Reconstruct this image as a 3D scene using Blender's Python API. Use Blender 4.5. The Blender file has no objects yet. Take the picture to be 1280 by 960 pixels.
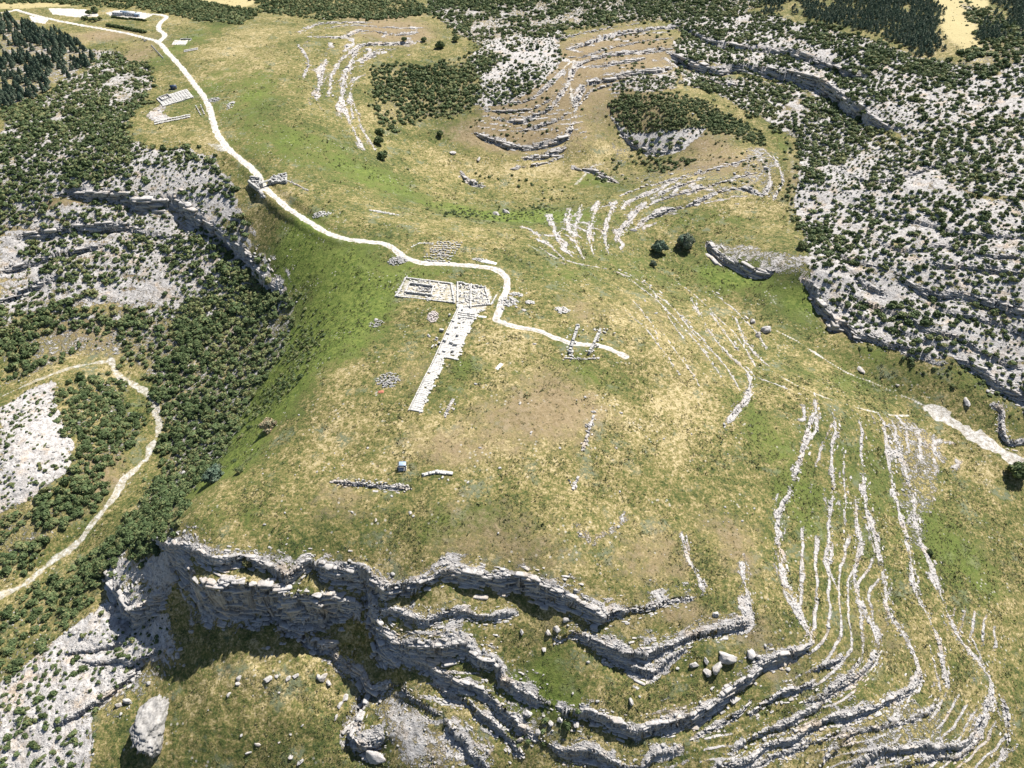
import bpy, math, random
import numpy as np
from mathutils import Vector, Matrix

# ------------------------------------------------------------------ camera, sky, sun, exposure
random.seed(7)
rng = np.random.default_rng(7)
S = bpy.context.scene
COL = S.collection
R = math.radians
CAM_Z, PITCH, F = 210.0, R(42.0), 865.0          # camera height, downward pitch, focal length in photo pixels (1280 wide)
cam_d = bpy.data.cameras.new('camera')
cam_d.sensor_width = 36.0
cam_d.lens = 36.0 * F / 1280.0
cam_d.clip_start, cam_d.clip_end = 1.0, 20000.0
cam = bpy.data.objects.new('camera', cam_d)
COL.objects.link(cam)
cam.location = (0, 0, CAM_Z)
cam.rotation_euler = (math.pi / 2 - PITCH, 0, 0)
S.camera = cam

SUN_EL, SUN_AZ = R(52.0), R(38.0)                 # azimuth clockwise from +Y
world = bpy.data.worlds.new('World')
S.world = world
world.use_nodes = True
nt = world.node_tree
nt.nodes.clear()
sky = nt.nodes.new('ShaderNodeTexSky')
sky.sky_type = 'NISHITA'
sky.sun_disc = False
sky.sun_elevation, sky.sun_rotation = SUN_EL, SUN_AZ
sky.altitude = 700
bg = nt.nodes.new('ShaderNodeBackground')
bg.inputs['Strength'].default_value = 0.06
wo = nt.nodes.new('ShaderNodeOutputWorld')
nt.links.new(sky.outputs[0], bg.inputs[0])
nt.links.new(bg.outputs[0], wo.inputs[0])
sun_d = bpy.data.lights.new('sun', 'SUN')
sun_d.energy, sun_d.angle, sun_d.color = 5.0, R(0.53), (1.0, 0.965, 0.91)
sun = bpy.data.objects.new('sun', sun_d)
COL.objects.link(sun)
sv = Vector((math.cos(SUN_EL) * math.sin(SUN_AZ), math.cos(SUN_EL) * math.cos(SUN_AZ), math.sin(SUN_EL)))
sun.rotation_euler = sv.to_track_quat('Z', 'Y').to_euler()
sun.location = (100, 100, 400)
S.view_settings.view_transform = 'Standard'
S.view_settings.look = 'None'
S.view_settings.exposure = 0.80
S.cycles.max_bounces = 4
S.cycles.diffuse_bounces = 1
S.view_settings.gamma = 1.0
S.view_settings.use_curve_mapping = False

# ------------------------------------------------------------------ noise and pixel helpers
def _hash(ix, iy, seed):
    h = (ix.astype(np.int64) * 374761393 + iy.astype(np.int64) * 668265263 + seed * 974634777) & 0xFFFFFFFF
    h = ((h ^ (h >> 13)) * 1274126177) & 0xFFFFFFFF
    h = h ^ (h >> 16)
    return (h & 0xFFFF).astype(np.float64) / 65535.0
def vnoise(x, y, seed=0):
    x = np.asarray(x, float); y = np.asarray(y, float)
    xf, yf = np.floor(x), np.floor(y)
    u, v = x - xf, y - yf
    u, v = u * u * (3 - 2 * u), v * v * (3 - 2 * v)
    a, b = _hash(xf, yf, seed), _hash(xf + 1, yf, seed)
    c, d = _hash(xf, yf + 1, seed), _hash(xf + 1, yf + 1, seed)
    return (a * (1 - u) + b * u) * (1 - v) + (c * (1 - u) + d * u) * v
def fbm(x, y, scale, octv=3, seed=0, gain=0.5):
    """fractal noise of wavelength `scale` metres, about -1 .. 1"""
    t, amp, tot = 0.0, 1.0, 0.0
    c, s = math.cos(0.6), math.sin(0.6)
    x, y = np.asarray(x, float) / scale, np.asarray(y, float) / scale
    for k in range(octv):
        t = t + amp * (vnoise(x, y, seed + 17 * k) * 2 - 1)
        tot += amp
        amp *= gain
        x, y = (x * c - y * s) * 2.03, (x * s + y * c) * 2.03
    return t / tot
def sst(a, b, x):
    t = np.clip((x - a) / (b - a), 0, 1)
    return t * t * (3 - 2 * t)

CP, SP = math.cos(PITCH), math.sin(PITCH)
def rays(px, py):
    a = (np.asarray(px, float) - 640) / F
    b = -(np.asarray(py, float) - 480) / F
    return np.stack([a, CP + b * SP, -SP + b * CP], -1)
def unproject(px, py, z):
    d = rays(px, py)
    t = (np.asarray(z, float) - CAM_Z) / d[..., 2]
    return d[..., 0] * t, d[..., 1] * t
def project(x, y, z):
    dz = np.asarray(z, float) - CAM_Z
    dep = y * CP - dz * SP
    up = y * SP + dz * CP
    return 640 + F * x / dep, 480 - F * up / dep, dep

# ------------------------------------------------------------------ the lie of the land: heights read off the photograph
CTRL = """
560 700 -11; 400 690 -13; 300 680 -14; 235 650 -15; 700 720 -13; 560 640 -6; 400 640 -8; 300 610 -12; 560 560 -2; 420 560 -5
345 555 -11; 400 480 -5; 560 480 0; 560 400 1; 470 400 -3; 420 420 -7; 480 340 -2; 560 340 0; 640 400 0; 640 480 -1; 640 580 -3
740 440 -3; 740 540 -5; 740 640 -11; 840 440 -10; 840 560 -14; 840 660 -19; 880 740 -24; 930 560 -21; 960 660 -27; 700 360 -4; 780 380 -9
345 247 0; 400 285 0; 440 300 -1; 300 198 2; 268 155 4; 245 108 5; 205 60 6; 150 40 6; 60 23 5; 380 230 1; 340 150 7; 330 80 9; 400 60 7; 260 60 8
400 140 2; 450 110 -5; 480 165 -20; 430 210 -6; 480 260 -8; 560 280 -10; 600 250 -39; 660 245 -42; 560 215 -36; 640 275 -27; 720 240 -42
620 190 -35; 700 205 -39; 600 150 -24; 560 110 -13; 500 120 -14; 640 90 -7; 620 40 0; 480 30 2; 520 5 -6; 700 130 -14; 730 180 -30; 760 100 -6; 800 60 2; 860 40 5
770 160 -28; 790 190 -36; 800 215 -38; 840 140 -10; 900 145 -12; 930 180 -16; 940 215 -20; 880 190 -21; 860 230 -22; 800 250 -27; 760 270 -25; 710 280 -21; 700 320 -12; 760 330 -20; 640 310 -5
960 110 -6; 985 185 -18; 992 260 -25; 930 278 -28; 860 295 -31; 835 330 -34; 890 370 -37; 960 415 -39; 1050 455 -43; 1110 485 -45; 1170 518 -48; 1280 580 -54
950 318 -24; 1020 335 -22; 1060 310 -19; 900 340 -34; 1000 375 -35; 1080 425 -34; 1150 450 -34; 1230 490 -38; 1270 530 -45; 1100 380 -27; 1170 400 -23; 1270 440 -28
1100 320 -15; 1200 320 -6; 1280 350 -6; 1050 230 -12; 1150 230 2; 1280 230 14; 1100 130 11; 1200 120 22; 1280 120 30; 1000 80 8; 940 40 10; 1060 30 26; 1200 30 36; 1280 20 44
850 390 -22; 900 440 -25; 940 470 -26; 980 480 -26; 1020 495 -28; 1100 522 -40; 870 500 -17; 1000 560 -27; 1040 640 -35; 1110 600 -44; 1170 620 -52; 1250 660 -60; 1000 700 -31; 1080 740 -42; 1160 740 -50; 1260 800 -66
1010 800 -34; 1100 820 -46; 1200 840 -58; 1010 900 -47; 1100 930 -54; 1220 940 -68; 900 880 -39; 800 900 -39; 800 950 -46; 900 950 -48; 940 790 -29; 850 800 -28; 760 790 -24; 680 780 -24
640 830 -32; 560 790 -25; 540 850 -36; 620 920 -46; 520 920 -45; 490 800 -28; 700 870 -38; 620 750 -19
460 850 -39; 430 900 -46; 440 960 -56; 350 830 -34; 300 820 -33; 300 900 -46; 250 850 -41; 220 940 -56; 400 820 -34; 380 950 -55; 290 724 -17.5; 340 726 -18; 260 716 -17; 400 728 -18; 300 770 -25; 360 775 -25; 480 960 -54
200 720 -31; 150 750 -46; 120 790 -55; 200 800 -42; 180 850 -53; 60 840 -65; 100 900 -63; 0 900 -70; 0 960 -72; 150 950 -62; 130 700 -60; 60 760 -70; 0 750 -76
100 690 -74; 190 570 -69; 200 520 -67; 150 470 -64; 200 640 -52; 240 600 -52; 270 570 -48; 310 510 -42; 340 450 -36; 355 400 -30; 345 340 -21; 330 280 -12
250 500 -60; 280 440 -52; 240 420 -54; 300 380 -42; 200 370 -47; 150 410 -56; 100 440 -61; 60 470 -62; 0 495 -65; 50 540 -58; 20 590 -60; 90 600 -65; 60 660 -70; 0 680 -72; 150 540 -66
0 430 -58; 0 370 -48; 80 360 -45; 100 310 -34; 0 310 -34; 200 290 -28; 150 255 -17; 230 240 -12; 270 270 -17; 300 330 -30; 220 200 -1; 100 225 -9; 40 260 -20; 0 230 -12
150 180 1; 80 170 0; 0 170 -2; 170 130 4; 100 120 4; 30 110 5; 100 70 6; 0 60 6; 200 150 4; 0 20 4; 100 0 2; 250 10 4; 380 0 2; 640 0 6; 780 10 10; 900 0 16
-200 500 -50; -220 200 -4; -220 900 -75; -200 340 -30; -200 700 -78; -150 20 6; 1480 520 -30; 1480 320 6; 1500 800 -90; 1480 100 50; 1480 640 -66; 1400 960 -88
640 1100 -78; 200 1100 -84; 1100 1100 -88; 1500 1100 -105; -200 1100 -92; 200 -60 6; 640 -60 14; 1100 -60 40; 1480 -60 60; -200 -60 10
"""
cp = np.array([[float(v) for v in r.split()] for r in CTRL.replace('\n', ';').split(';') if r.strip()])
cx, cy = unproject(cp[:, 0], cp[:, 1], cp[:, 2])
cz = cp[:, 2]
far = np.array([[-2500, 1200, 40], [-1500, 2500, 60], [0, 2500, 70], [1500, 2500, 110], [2500, 1200, 120], [-1200, 300, 10], [1200, 300, 30], [0, 5000, 120],
                [-5000, 5000, 120], [5000, 5000, 160], [-900, -400, -60], [900, -400, -110], [0, -500, -120]], float)
cx, cy, cz = np.r_[cx, far[:, 0]], np.r_[cy, far[:, 1]], np.r_[cz, far[:, 2]]
SC = 100.0
def _tps(r2):
    return 0.5 * r2 * np.log(r2 + 1e-9)
_n = len(cx)
_K = _tps(((cx[:, None] - cx) ** 2 + (cy[:, None] - cy) ** 2) / SC ** 2) + np.eye(_n) * 0.012
_P = np.stack([np.ones(_n), cx / SC, cy / SC], 1)
_A = np.zeros((_n + 3, _n + 3)); _A[:_n, :_n] = _K; _A[:_n, _n:] = _P; _A[_n:, :_n] = _P.T
_w = np.linalg.solve(_A, np.r_[cz, 0, 0, 0])
def base_h(x, y):
    x = np.asarray(x, float).ravel(); y = np.asarray(y, float).ravel()
    out = np.empty(len(x))
    for i in range(0, len(x), 20000):
        a, b = x[i:i + 20000], y[i:i + 20000]
        k = _tps(((a[:, None] - cx) ** 2 + (b[:, None] - cy) ** 2) / SC ** 2)
        out[i:i + 20000] = k @ _w[:_n] + _w[_n] + _w[_n + 1] * a / SC + _w[_n + 2] * b / SC
    return out

LEDGES = []     # world polylines that step the ground down on their right-hand side
def ledge_sd(L, x, y, want_h=False):
    """signed distance (positive downhill), index of the nearest sample"""
    P, N = L['P'], L['N']
    sd = np.empty(len(x)); idx = np.empty(len(x), int); hs = np.empty(len(x)); H0 = L['h0']
    step = max(1, int(4e6 / len(P)))
    for i in range(0, len(x), step):
        a, b = x[i:i + step], y[i:i + step]
        d2 = (a[:, None] - P[:, 0]) ** 2 + (b[:, None] - P[:, 1]) ** 2
        k = d2.argmin(1)
        d = np.sqrt(d2[np.arange(len(k)), k])
        sg = (a - P[k, 0]) * N[k, 0] + (b - P[k, 1]) * N[k, 1]
        sd[i:i + step] = np.where(sg >= 0, d, -d)
        idx[i:i + step] = k
        if want_h:
            wt = 1.0 / (d2 + 1.5) ** 2
            f = np.where((k == 0) | (k == len(P) - 1), sst(0, 1, np.abs(sg) / (d + 1e-6)), 1.0)
            hs[i:i + step] = (wt @ (H0 * L['end'])) / wt.sum(1) * f
    return (sd, idx, hs) if want_h else (sd, idx)
def in_box(L, x, y, r):
    P = L['P']
    return np.nonzero((x > P[:, 0].min() - r) & (x < P[:, 0].max() + r) & (y > P[:, 1].min() - r) & (y < P[:, 1].max() + r))[0]
def ledge_drop(L, x, y, wig=None):
    m = in_box(L, x, y, L['L'] * 3.2)
    if not len(m): return m, None
    sd, k, h = ledge_sd(L, x[m], y[m], True)
    if wig is None:
        wx = wiggle(x[m], y[m])
    else:
        wx = wig[m]
    w = np.clip(h * L['wf'], 0.45, 9)
    s = sd + wx * (0.5 + 0.22 * h)
    u = np.clip(s / w + 0.25, 0, 1)
    u = u + 0.10 * np.sin(u * 2 * np.pi * 2.0) * np.clip(h / 4, 0, 1)           # strata in the face
    prof = np.clip(u, 0, 1)
    q = np.clip(s - w, 0, None) / L['L']
    return m, -h * prof * np.exp(-q) * (1 - sst(1.9, 2.9, q))
def wiggle(x, y):
    return fbm(x, y, 7.0, 3, 5, 0.55) * 1.0 + fbm(x, y, 26.0, 2, 9) * 0.8
def height(x, y, wig=None):
    x = np.asarray(x, float).ravel(); y = np.asarray(y, float).ravel()
    z = base_h(x, y)
    for L in LEDGES:
        m, d = ledge_drop(L, x, y, wig)
        if len(m): z[m] += d
    return z + fbm(x, y, 38.0, 3, 21) * 0.7
def hit(px, py, zfun=None, n=220):
    """where the rays through photo pixels meet the ground"""
    zfun = zfun or height
    px = np.atleast_1d(np.asarray(px, float)); py = np.atleast_1d(np.asarray(py, float))
    d = rays(px, py)
    zs = np.linspace(75, -125, n)
    t = (zs[None, :] - CAM_Z) / d[:, 2:3]
    X, Y = d[:, 0:1] * t, d[:, 1:2] * t
    g = zfun(X.ravel(), Y.ravel()).reshape(X.shape)
    below = zs[None, :] < g
    k = np.clip(below.argmax(1), 1, n - 1)
    i = np.arange(len(px))
    f0 = zs[k - 1] - g[i, k - 1]; f1 = zs[k] - g[i, k]
    w = np.clip(f0 / (f0 - f1 + 1e-9), 0, 1)
    return X[i, k - 1] * (1 - w) + X[i, k] * w, Y[i, k - 1] * (1 - w) + Y[i, k] * w
def resample(P, step, extra=None):
    """Catmull-Rom through the points, about one sample per `step` metres"""
    P = np.asarray(P, float)
    if extra is not None: P = np.c_[P, extra]
    Q = np.vstack([2 * P[0] - P[1], P, 2 * P[-1] - P[-2]])
    out = []
    for i in range(1, len(Q) - 2):
        n = max(2, int(np.hypot(*(Q[i + 1, :2] - Q[i, :2])) / step))
        t = np.linspace(0, 1, n, endpoint=False)[:, None]
        a, b, c, d = Q[i - 1], Q[i], Q[i + 1], Q[i + 2]
        out.append(0.5 * (2 * b + (c - a) * t + (2 * a - 5 * b + 4 * c - d) * t ** 2 + (3 * b - a - 3 * c + d) * t ** 3))
    out.append(P[-1:])
    return np.vstack(out)
def parse(s):
    return [[float(v) for v in p.split(',')] for p in s.split()]
def add_ledge(spec, h=2.0, L=None, rock=(3.0, 3.0), amt=1.0, w=0.14):
    """spec 'x,y x,y,h ...' traced left to right (or bottom to top): the low side is on the right of the way"""
    pts = parse(spec)
    hh, cur = [], h
    for p in pts:
        if len(p) > 2: cur = p[2]
        hh.append(cur)
    x, y = hit([p[0] for p in pts], [p[1] for p in pts], n=160)
    z = height(x, y)
    mpp = float(np.mean(project(x, y, z)[2]) / F)
    Q = resample(np.c_[x, y], max(0.8, mpp * 2.5), np.array(hh))
    P, hs = Q[:, :2], np.clip(Q[:, 2], 0.05, None)
    n = len(P)
    t = np.linspace(0, 1, n)
    end = np.clip(np.minimum(t, 1 - t) / 0.10, 0.0, 1) ** 0.7
    hs0 = hs * (0.82 + 0.36 * fbm(np.arange(n) * 1.0, np.zeros(n) + len(LEDGES) * 7, 12 / max(0.8, mpp * 2.5) + 2, 2, 3))
    hs = hs0 * end
    T = np.gradient(P, axis=0)
    T /= np.linalg.norm(T, axis=1)[:, None] + 1e-9
    N = np.stack([T[:, 1], -T[:, 0]], 1)
    for _ in range(2):
        N[1:-1] = (N[:-2] + 2 * N[1:-1] + N[2:]) / 4
    LEDGES.append(dict(P=P, N=N, h=hs, h0=hs0, end=end, wf=w, w=np.clip(hs * w, 0.45, 9), L=L or max(5.0, 3.2 * max(hh)), rock=rock, amt=amt, id=len(LEDGES)))

# ---- the plateau's front cliff and the terraces below it
add_ledge('190,672,4 200,676,7 222,680,6 240,684,4.5 262,695 285,698 298,695 318,697 345,712,4 358,716 372,707 383,697,5 395,700,7 410,708 430,712 450,714,9 465,722 478,736,8 492,738,6 510,733 525,730,4 540,722 552,714 563,712,6 585,715,7 605,720 630,722 650,723 668,727 690,735 710,745 730,757 750,768,6 758,771,3 770,764 790,762,2 815,758 835,750 852,748 870,745,1.5 885,742,1', L=14, rock=(5.5, .6))
add_ledge('212,690,9 228,706,16 237,718,19.5 250,730 270,737 290,738 315,736 340,738 360,737 385,737 400,743 420,746,15 440,748,11 452,752,6', L=45, rock=(1.6, 4), w=0.13)
add_ledge('455,722,5 464,745,9 463,765 470,785,10 476,800 488,816,7 496,826,3', L=12, rock=(2, 2))
add_ledge('345,788,2 360,785,4 375,792 390,800,5 410,803 424,802,2', L=9, rock=(2, 3))
add_ledge('411,817,3 430,825 445,832,5 455,845 463,858,5 480,852,3 500,850,1', L=8, rock=(2, 3))
add_ledge('465,762,3 480,763 500,766 520,772 532,777 545,769 560,765 580,762 595,768 610,770 630,766 652,765,1.5', L=8, rock=(4, 2))
add_ledge('470,790,4 490,797,6 510,805 525,808 545,808 560,806 580,803 586,808 597,819,5 612,825 625,831,4 629,846,5 645,856 660,866,4 680,877,3 692,884,2', L=10, rock=(6, 2.5))
add_ledge('487,815,3 505,821 530,828,4 545,838 570,846,4 590,855 610,866 622,880 640,893,4 655,908 661,922,3', L=8, rock=(2.5, 2.5))
add_ledge('540,850,1.5 560,862,3 585,875 600,890 620,905 640,925,2 655,945,2', L=7, rock=(3, 3))
add_ledge('500,862,1.5 520,873,2 540,885,2 552,890,1', L=6, rock=(4, 2), amt=0.8)
add_ledge('560,900,3 570,912,4 584,930 598,948,4 612,966,3', L=7, rock=(7, 3))
add_ledge('460,862,3 455,880,6 447,905,8 441,918,8 450,926,6 470,924,5 482,920,3', L=9, rock=(7, 3))
add_ledge('640,905,1 680,925,1.5 690,931,3 704,937,4 734,936,4 761,946 781,953,4 805,953 818,940,3 842,936,2 860,928,1', L=8, rock=(4, 2))
add_ledge('690,792,3 700,797,3 712,790,3 725,792,4 740,799 760,807 785,814,5 805,814 820,810,4 845,803,3 865,793 890,787 915,782,3 936,775,1.5 934,750,1 930,725 929,702 930,686,.6', L=9, rock=(4.5, 2))
add_ledge('745,812,2 776,822,4 795,833 815,838,4 826,829,3 845,818,2 864,808,1', L=7, rock=(4, 2))
add_ledge('880,741,1 873,722,1.2 863,702,1 857,682 852,660,.6', L=6, rock=(3, 2))
add_ledge('692,882,4 714,888,6 744,895 778,905 805,913,6 821,906 855,896 870,889 897,873,6 920,856 941,842 961,824 991,815,4 1011,808,3 1014,795,1.6 1000,764,1.6 985,731 976,700 973,660 974,640 990,610 1000,575 1012,532 1019,512 1018,490,.8', L=10, rock=(3.2, 1.8))
add_ledge('1014,838,1.5 1038,829,2 1056,821,1', L=5, rock=(2, 2))
add_ledge('935,892,1.5 964,876,2.4 978,866 1001,862 1022,848,1', L=5, rock=(2.4, 2))
add_ledge('905,945,1.5 951,915,2.4 984,905 1018,886 1038,866,2.4 1065,849 1085,832,2 1097,811 1095,788,1.4 1082,764 1070,744 1069,715 1074,680,1 1071,635 1066,605,.6', L=6, rock=(3.0, 1.8))
add_ledge('870,965,2 905,958 934,952,3 961,930 998,922 1031,900,3 1058,895 1085,886 1112,873,3 1142,860 1150,840,2 1146,825 1135,801,1.6 1119,782 1108,755 1101,700,1.3 1094,670 1082,627 1080,600 1077,570 1077,542 1070,512,.8', L=7, rock=(3.4, 2.2))
add_ledge('1040,975,2 1068,957,3 1092,939 1130,935,3 1165,930 1206,925,2.5 1232,885 1240,855 1223,828,2 1203,801 1186,771 1172,731,1.8 1162,700 1147,667 1142,620 1130,585,1.5 1120,548 1100,520,.8', L=7, rock=(3.5, 3.0))
add_ledge('1185,870,1 1178,821,1.5 1169,791 1156,764 1144,740 1136,690,1.6 1124,640 1113,590 1107,545 1098,520,.8', L=5, rock=(2.5, 2.2))
add_ledge('1056,756,.8 1048,737,1.3 1034,707 1036,684 1038,640,1 1041,600 1040,562,1.3 1046,540 1037,505,.6', L=5, rock=(2.0, 1.4))
add_ledge('1056,700,.5 1057,640,.8 1055,592 1055,555,.5', L=4, rock=(1.4, 1.0), amt=0.8)
add_ledge('1250,900,.6 1245,880,1 1225,820 1210,790,.6', L=4, rock=(1.6, 1.4), amt=0.7)
# ---- right-hand flank of the plateau
add_ledge('904,536,.8 917,518,1.4 934,498,1.6 937,470,2 924,454 894,424,1.8 877,397 862,370,1', L=6, rock=(2.6, 1.6))
add_ledge('925,440,.8 907,417,1.4 887,390,.8', L=5, rock=(2, 1.4))
add_ledge('964,459,.8 951,448,2 931,424 917,394,1', L=5, rock=(2.4, 2))
add_ledge('860,430,.6 838,400,1 815,362 802,346,.6', L=4, rock=(1.4, 1), amt=0.7)
add_ledge('905,450,.6 878,428,1 850,395 822,362,.5', L=4, rock=(1.2, 1), amt=0.6)
add_ledge('822,420,.5 812,402,1 795,380 780,370,.5', L=4, rock=(2.2, 1.4), amt=0.7)
# ---- pale terraces of the nose in the middle distance
for sp in ('684,306,.8 667,290,1.2 650,282,.6', '712,320,.8 700,305,1.5 694,290,1.5 686,266,.8', '712,292,.6 711,278,1.2 713,259,.8', '733,328,.8 722,311,1.5 717,292 722,272,1.5 728,254,.8',
           '743,323,.8 735,300,2 741,272,2 748,250,1', '761,320,.8 756,300,2 757,284 762,266,2 771,250,1', '767,303,1 780,283,2.6 791,267 809,251,1.5', '792,289,1 801,278,2.6 815,270,3 837,261 860,255,3 878,246,2.4 905,236 932,235,2 958,247,1',
           '812,248,1 835,236,1.8 857,228 882,221,1', '775,262,1 790,250,1.4 812,240 850,222,1'):
    add_ledge(sp, L=6, rock=(4.0, 2.6))
for sp in ('905,478,.5 880,440,1.1 850,405 815,370 780,345 745,330,.5', '930,500,.5 905,455,1 870,415 835,380 800,352 770,335,.5', '950,468,.5 925,425,1.3 895,395 865,365 840,350,.5', '850,470,.4 830,440,.8 800,405 770,380,.4', '800,352,.4 760,337,.8 720,329 690,319 660,300,.4',
           '960,440,.5 945,415,1 915,385 880,355,.5', '1010,500,.4 980,484,.8 955,474 930,462,.4', '880,500,.4 868,470,.8 845,440 820,405,.4'):
    add_ledge(sp, L=4, rock=(1.8, 1.2), amt=.75)
for sp in ('800,262,.8 830,247,1.7 870,236 905,226 940,216,1.2 965,214,.6', '770,246,.8 800,234,1.5 840,224 870,214,.8', '830,230,.6 880,214,1.3 930,200 958,190,.6', '966,252,1 977,225,1.8 970,200 950,182,1', '955,246,.8 962,225,1.5 952,200,1.2 938,184,.6', '768,150,1 785,172,3 806,186 830,188,2.4 860,182,1',
           '1022,965,1 1060,918,1.6 1100,908 1140,897 1166,882,1.2 1172,850,1 1160,800,.7', '930,966,.8 975,941,1.5 1010,931 1050,915,1', '1120,960,.8 1160,948,1.5 1200,940 1230,915,1', '1250,860,.6 1262,900,1 1258,940 1240,970,.6', '860,925,.7 895,905,1.3 925,890 945,870,.7', '1000,880,.6 1030,868,1.2 1058,846 1075,820,.7'):
    add_ledge(sp, L=5, rock=(3.0, 2.0), amt=.9)
# ---- right-hand valley rim
add_ledge('884,300,3 888,306,5 900,317,6 917,327 940,334,6 957,339,4 975,331,2', L=9, rock=(5, 2))
add_ledge('1000,344,2 1012,352,3.5 1022,363,5 1027,380,5.5 1042,392 1045,404 1060,403,5.5 1072,417 1092,420,4.5 1110,430,3 1135,433,2 1165,450,1.5 1190,452,1', L=9, rock=(6, 2))
add_ledge('1195,446,1.5 1212,452,4 1235,468 1253,482,5 1282,496,4 1300,500,2', L=8, rock=(7, 2))
add_ledge('1235,505,1 1252,512,2.5 1253,538 1262,551,3 1282,551,2 1300,550,1', L=6, rock=(4, 2))
for sp in ('1050,352,1 1075,372,2 1100,384 1130,394,2.4 1160,412 1195,420,2 1230,440,2 1285,462,2.5', '1040,372,1 1070,392,2 1100,404 1140,418,1.6 1170,430 1210,440,1', '1090,300,1 1130,312,2 1180,306 1230,318,2 1290,322,2', '1020,300,1 1060,322,2 1090,330,1.6 1120,330,1', '1060,250,1 1100,268,2 1150,276,2 1200,290 1290,298,2', '1040,210,1 1090,226,2 1140,216 1200,200,2 1240,214 1290,225,1.5', '1140,366,1 1190,388,2 1240,400 1290,420,2'):
    add_ledge(sp, L=6, rock=(3, 2), amt=.8)
add_ledge('1068,340,1.5 1082,355,3 1100,363,3 1112,365,1', L=6, rock=(3, 2))
add_ledge('1115,340,2 1150,360,4 1175,367 1200,366,4 1235,376 1282,388,3 1310,394,1', L=8, rock=(4, 2))
add_ledge('1160,326,1 1180,331,2.5 1210,333 1247,337,2.5 1290,345,1', L=7, rock=(4, 2))
add_ledge('834,62,5 850,70,10 870,77 894,84,10 912,81,8 934,81,8 984,87,10 1018,94 1038,105,11 1058,121 1078,135,10 1092,148 1115,159,5 1135,160,2', L=26, rock=(8, 4), w=0.14)
add_ledge('850,30,3 884,47,6 917,55 961,60,6 994,62 1018,72 1045,82,6 1072,92 1100,92,2', L=18, rock=(6, 3))
add_ledge('885,98,2 905,103,4 925,105,2', L=9, rock=(5, 4))
# ---- amphitheatre of ledges beyond
for sp, hh in (('610,144,1.5 640,150,3 667,144 690,131,3 704,111 714,91,3 727,77 761,67,4 795,64 838,60,3 850,60,1', 3), ('717,148,2 721,121,4 734,104 761,97,5 795,89 828,86,4 845,82,2', 4), ('588,163,2 600,168,4 620,175 647,183,4 667,181 694,175,4 711,165 718,148,2', 4),
               ('652,198,2 680,193,4 709,183,2', 3), ('704,63,2 727,55,4 761,44 795,37 858,30,2', 3), ('735,82,2 761,79,3.5 808,72,2', 3), ('712,209,1.5 741,212,3 761,222,3 776,229,1', 2),
               ('574,213,1.5 590,227,3.5 608,233,1', 3), ('632,128,1 660,124,2 684,107,2 706,85,1', 2)):
    add_ledge(sp, hh, L=8, rock=(5, 3))
for sp in ('424,148,1 429,104,2 436,84,2 446,58,2.5 470,54 492,54,2.5 538,50,1', '395,126,1 400,94,2 408,73,1', '448,78,1 465,67,3 484,63,1.5', '380,45,1 425,46,2 452,37,2.5 492,42 528,40,1', '372,42,1 395,30,2 430,27,2 470,28,1', '455,190,.8 440,160,1.2 428,125,.6'):
    add_ledge(sp, L=7, rock=(5, 3))
for sp in ('640,165,1 662,160,2.2 690,152 712,138,1.6 722,120,1', '600,135,1 640,138,2.2 672,132 695,118,1.5', '722,135,1 735,115,2.4 765,105 795,99 822,96,1.5', '700,72,1 735,68,2 770,57 805,50 845,47,1', '690,50,1 720,42,2 760,34 800,28,1', '640,206,1 660,207,1.8 690,200 705,192,1',
           '410,122,1 415,95,1.6 425,75 445,66 470,62 500,60,1', '440,150,.8 437,115,1.4 445,92,1', '400,36,.8 440,31,1.5 490,34 535,35,.8', '372,55,.6 385,75,1.2 380,100,.6', '470,190,.6 455,165,1.2 445,140,.8 438,120,.5'):
    add_ledge(sp, L=6, rock=(3.5, 2.2), amt=.85)
# ---- left-hand slopes
add_ledge('60,246,1.5 77,240,4 92,236,6 110,239 130,241 145,241,7 162,242 167,249 190,250,6 210,249,6 222,255,8 240,265,10 260,277 280,290,11 300,305,11 312,320 322,332,9 336,346,7 350,362,4 356,380,2', L=16, rock=(9, 4), w=0.15)
add_ledge('12,298,2 40,290,6 70,285 100,282,6.5 135,280 155,281,6 180,289,4 215,296,2', L=10, rock=(6, 3))
add_ledge('-10,342,2 25,330,5 57,320 100,310,4 140,305,2', L=8, rock=(6, 3))
add_ledge('-10,378,2 25,365,5 50,352 78,342,2', L=8, rock=(6, 3))
add_ledge('130,712,4 138,724,8 146,745,11 156,760 166,765,10 190,751,8 206,740,6 216,735,3', L=12, rock=(12, 3))
add_ledge('80,817,1 107,811,2.5 141,805,2 165,800,1', L=6, rock=(4, 2))
add_ledge('95,826,1 134,825,2.5 175,823 200,811,1', L=6, rock=(4, 2))
add_ledge('58,910,1 91,896,2.5 124,873,4 144,856 166,838,3.5 182,826,1', L=7, rock=(5, 2))
add_ledge('320,224,2 326,238,4 334,248,2', L=6, rock=(2, 2))
add_ledge('412,601,.8 440,604,1.4 475,606,1.6 514,609,1', L=4, rock=(1.6, 1.0))

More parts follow.
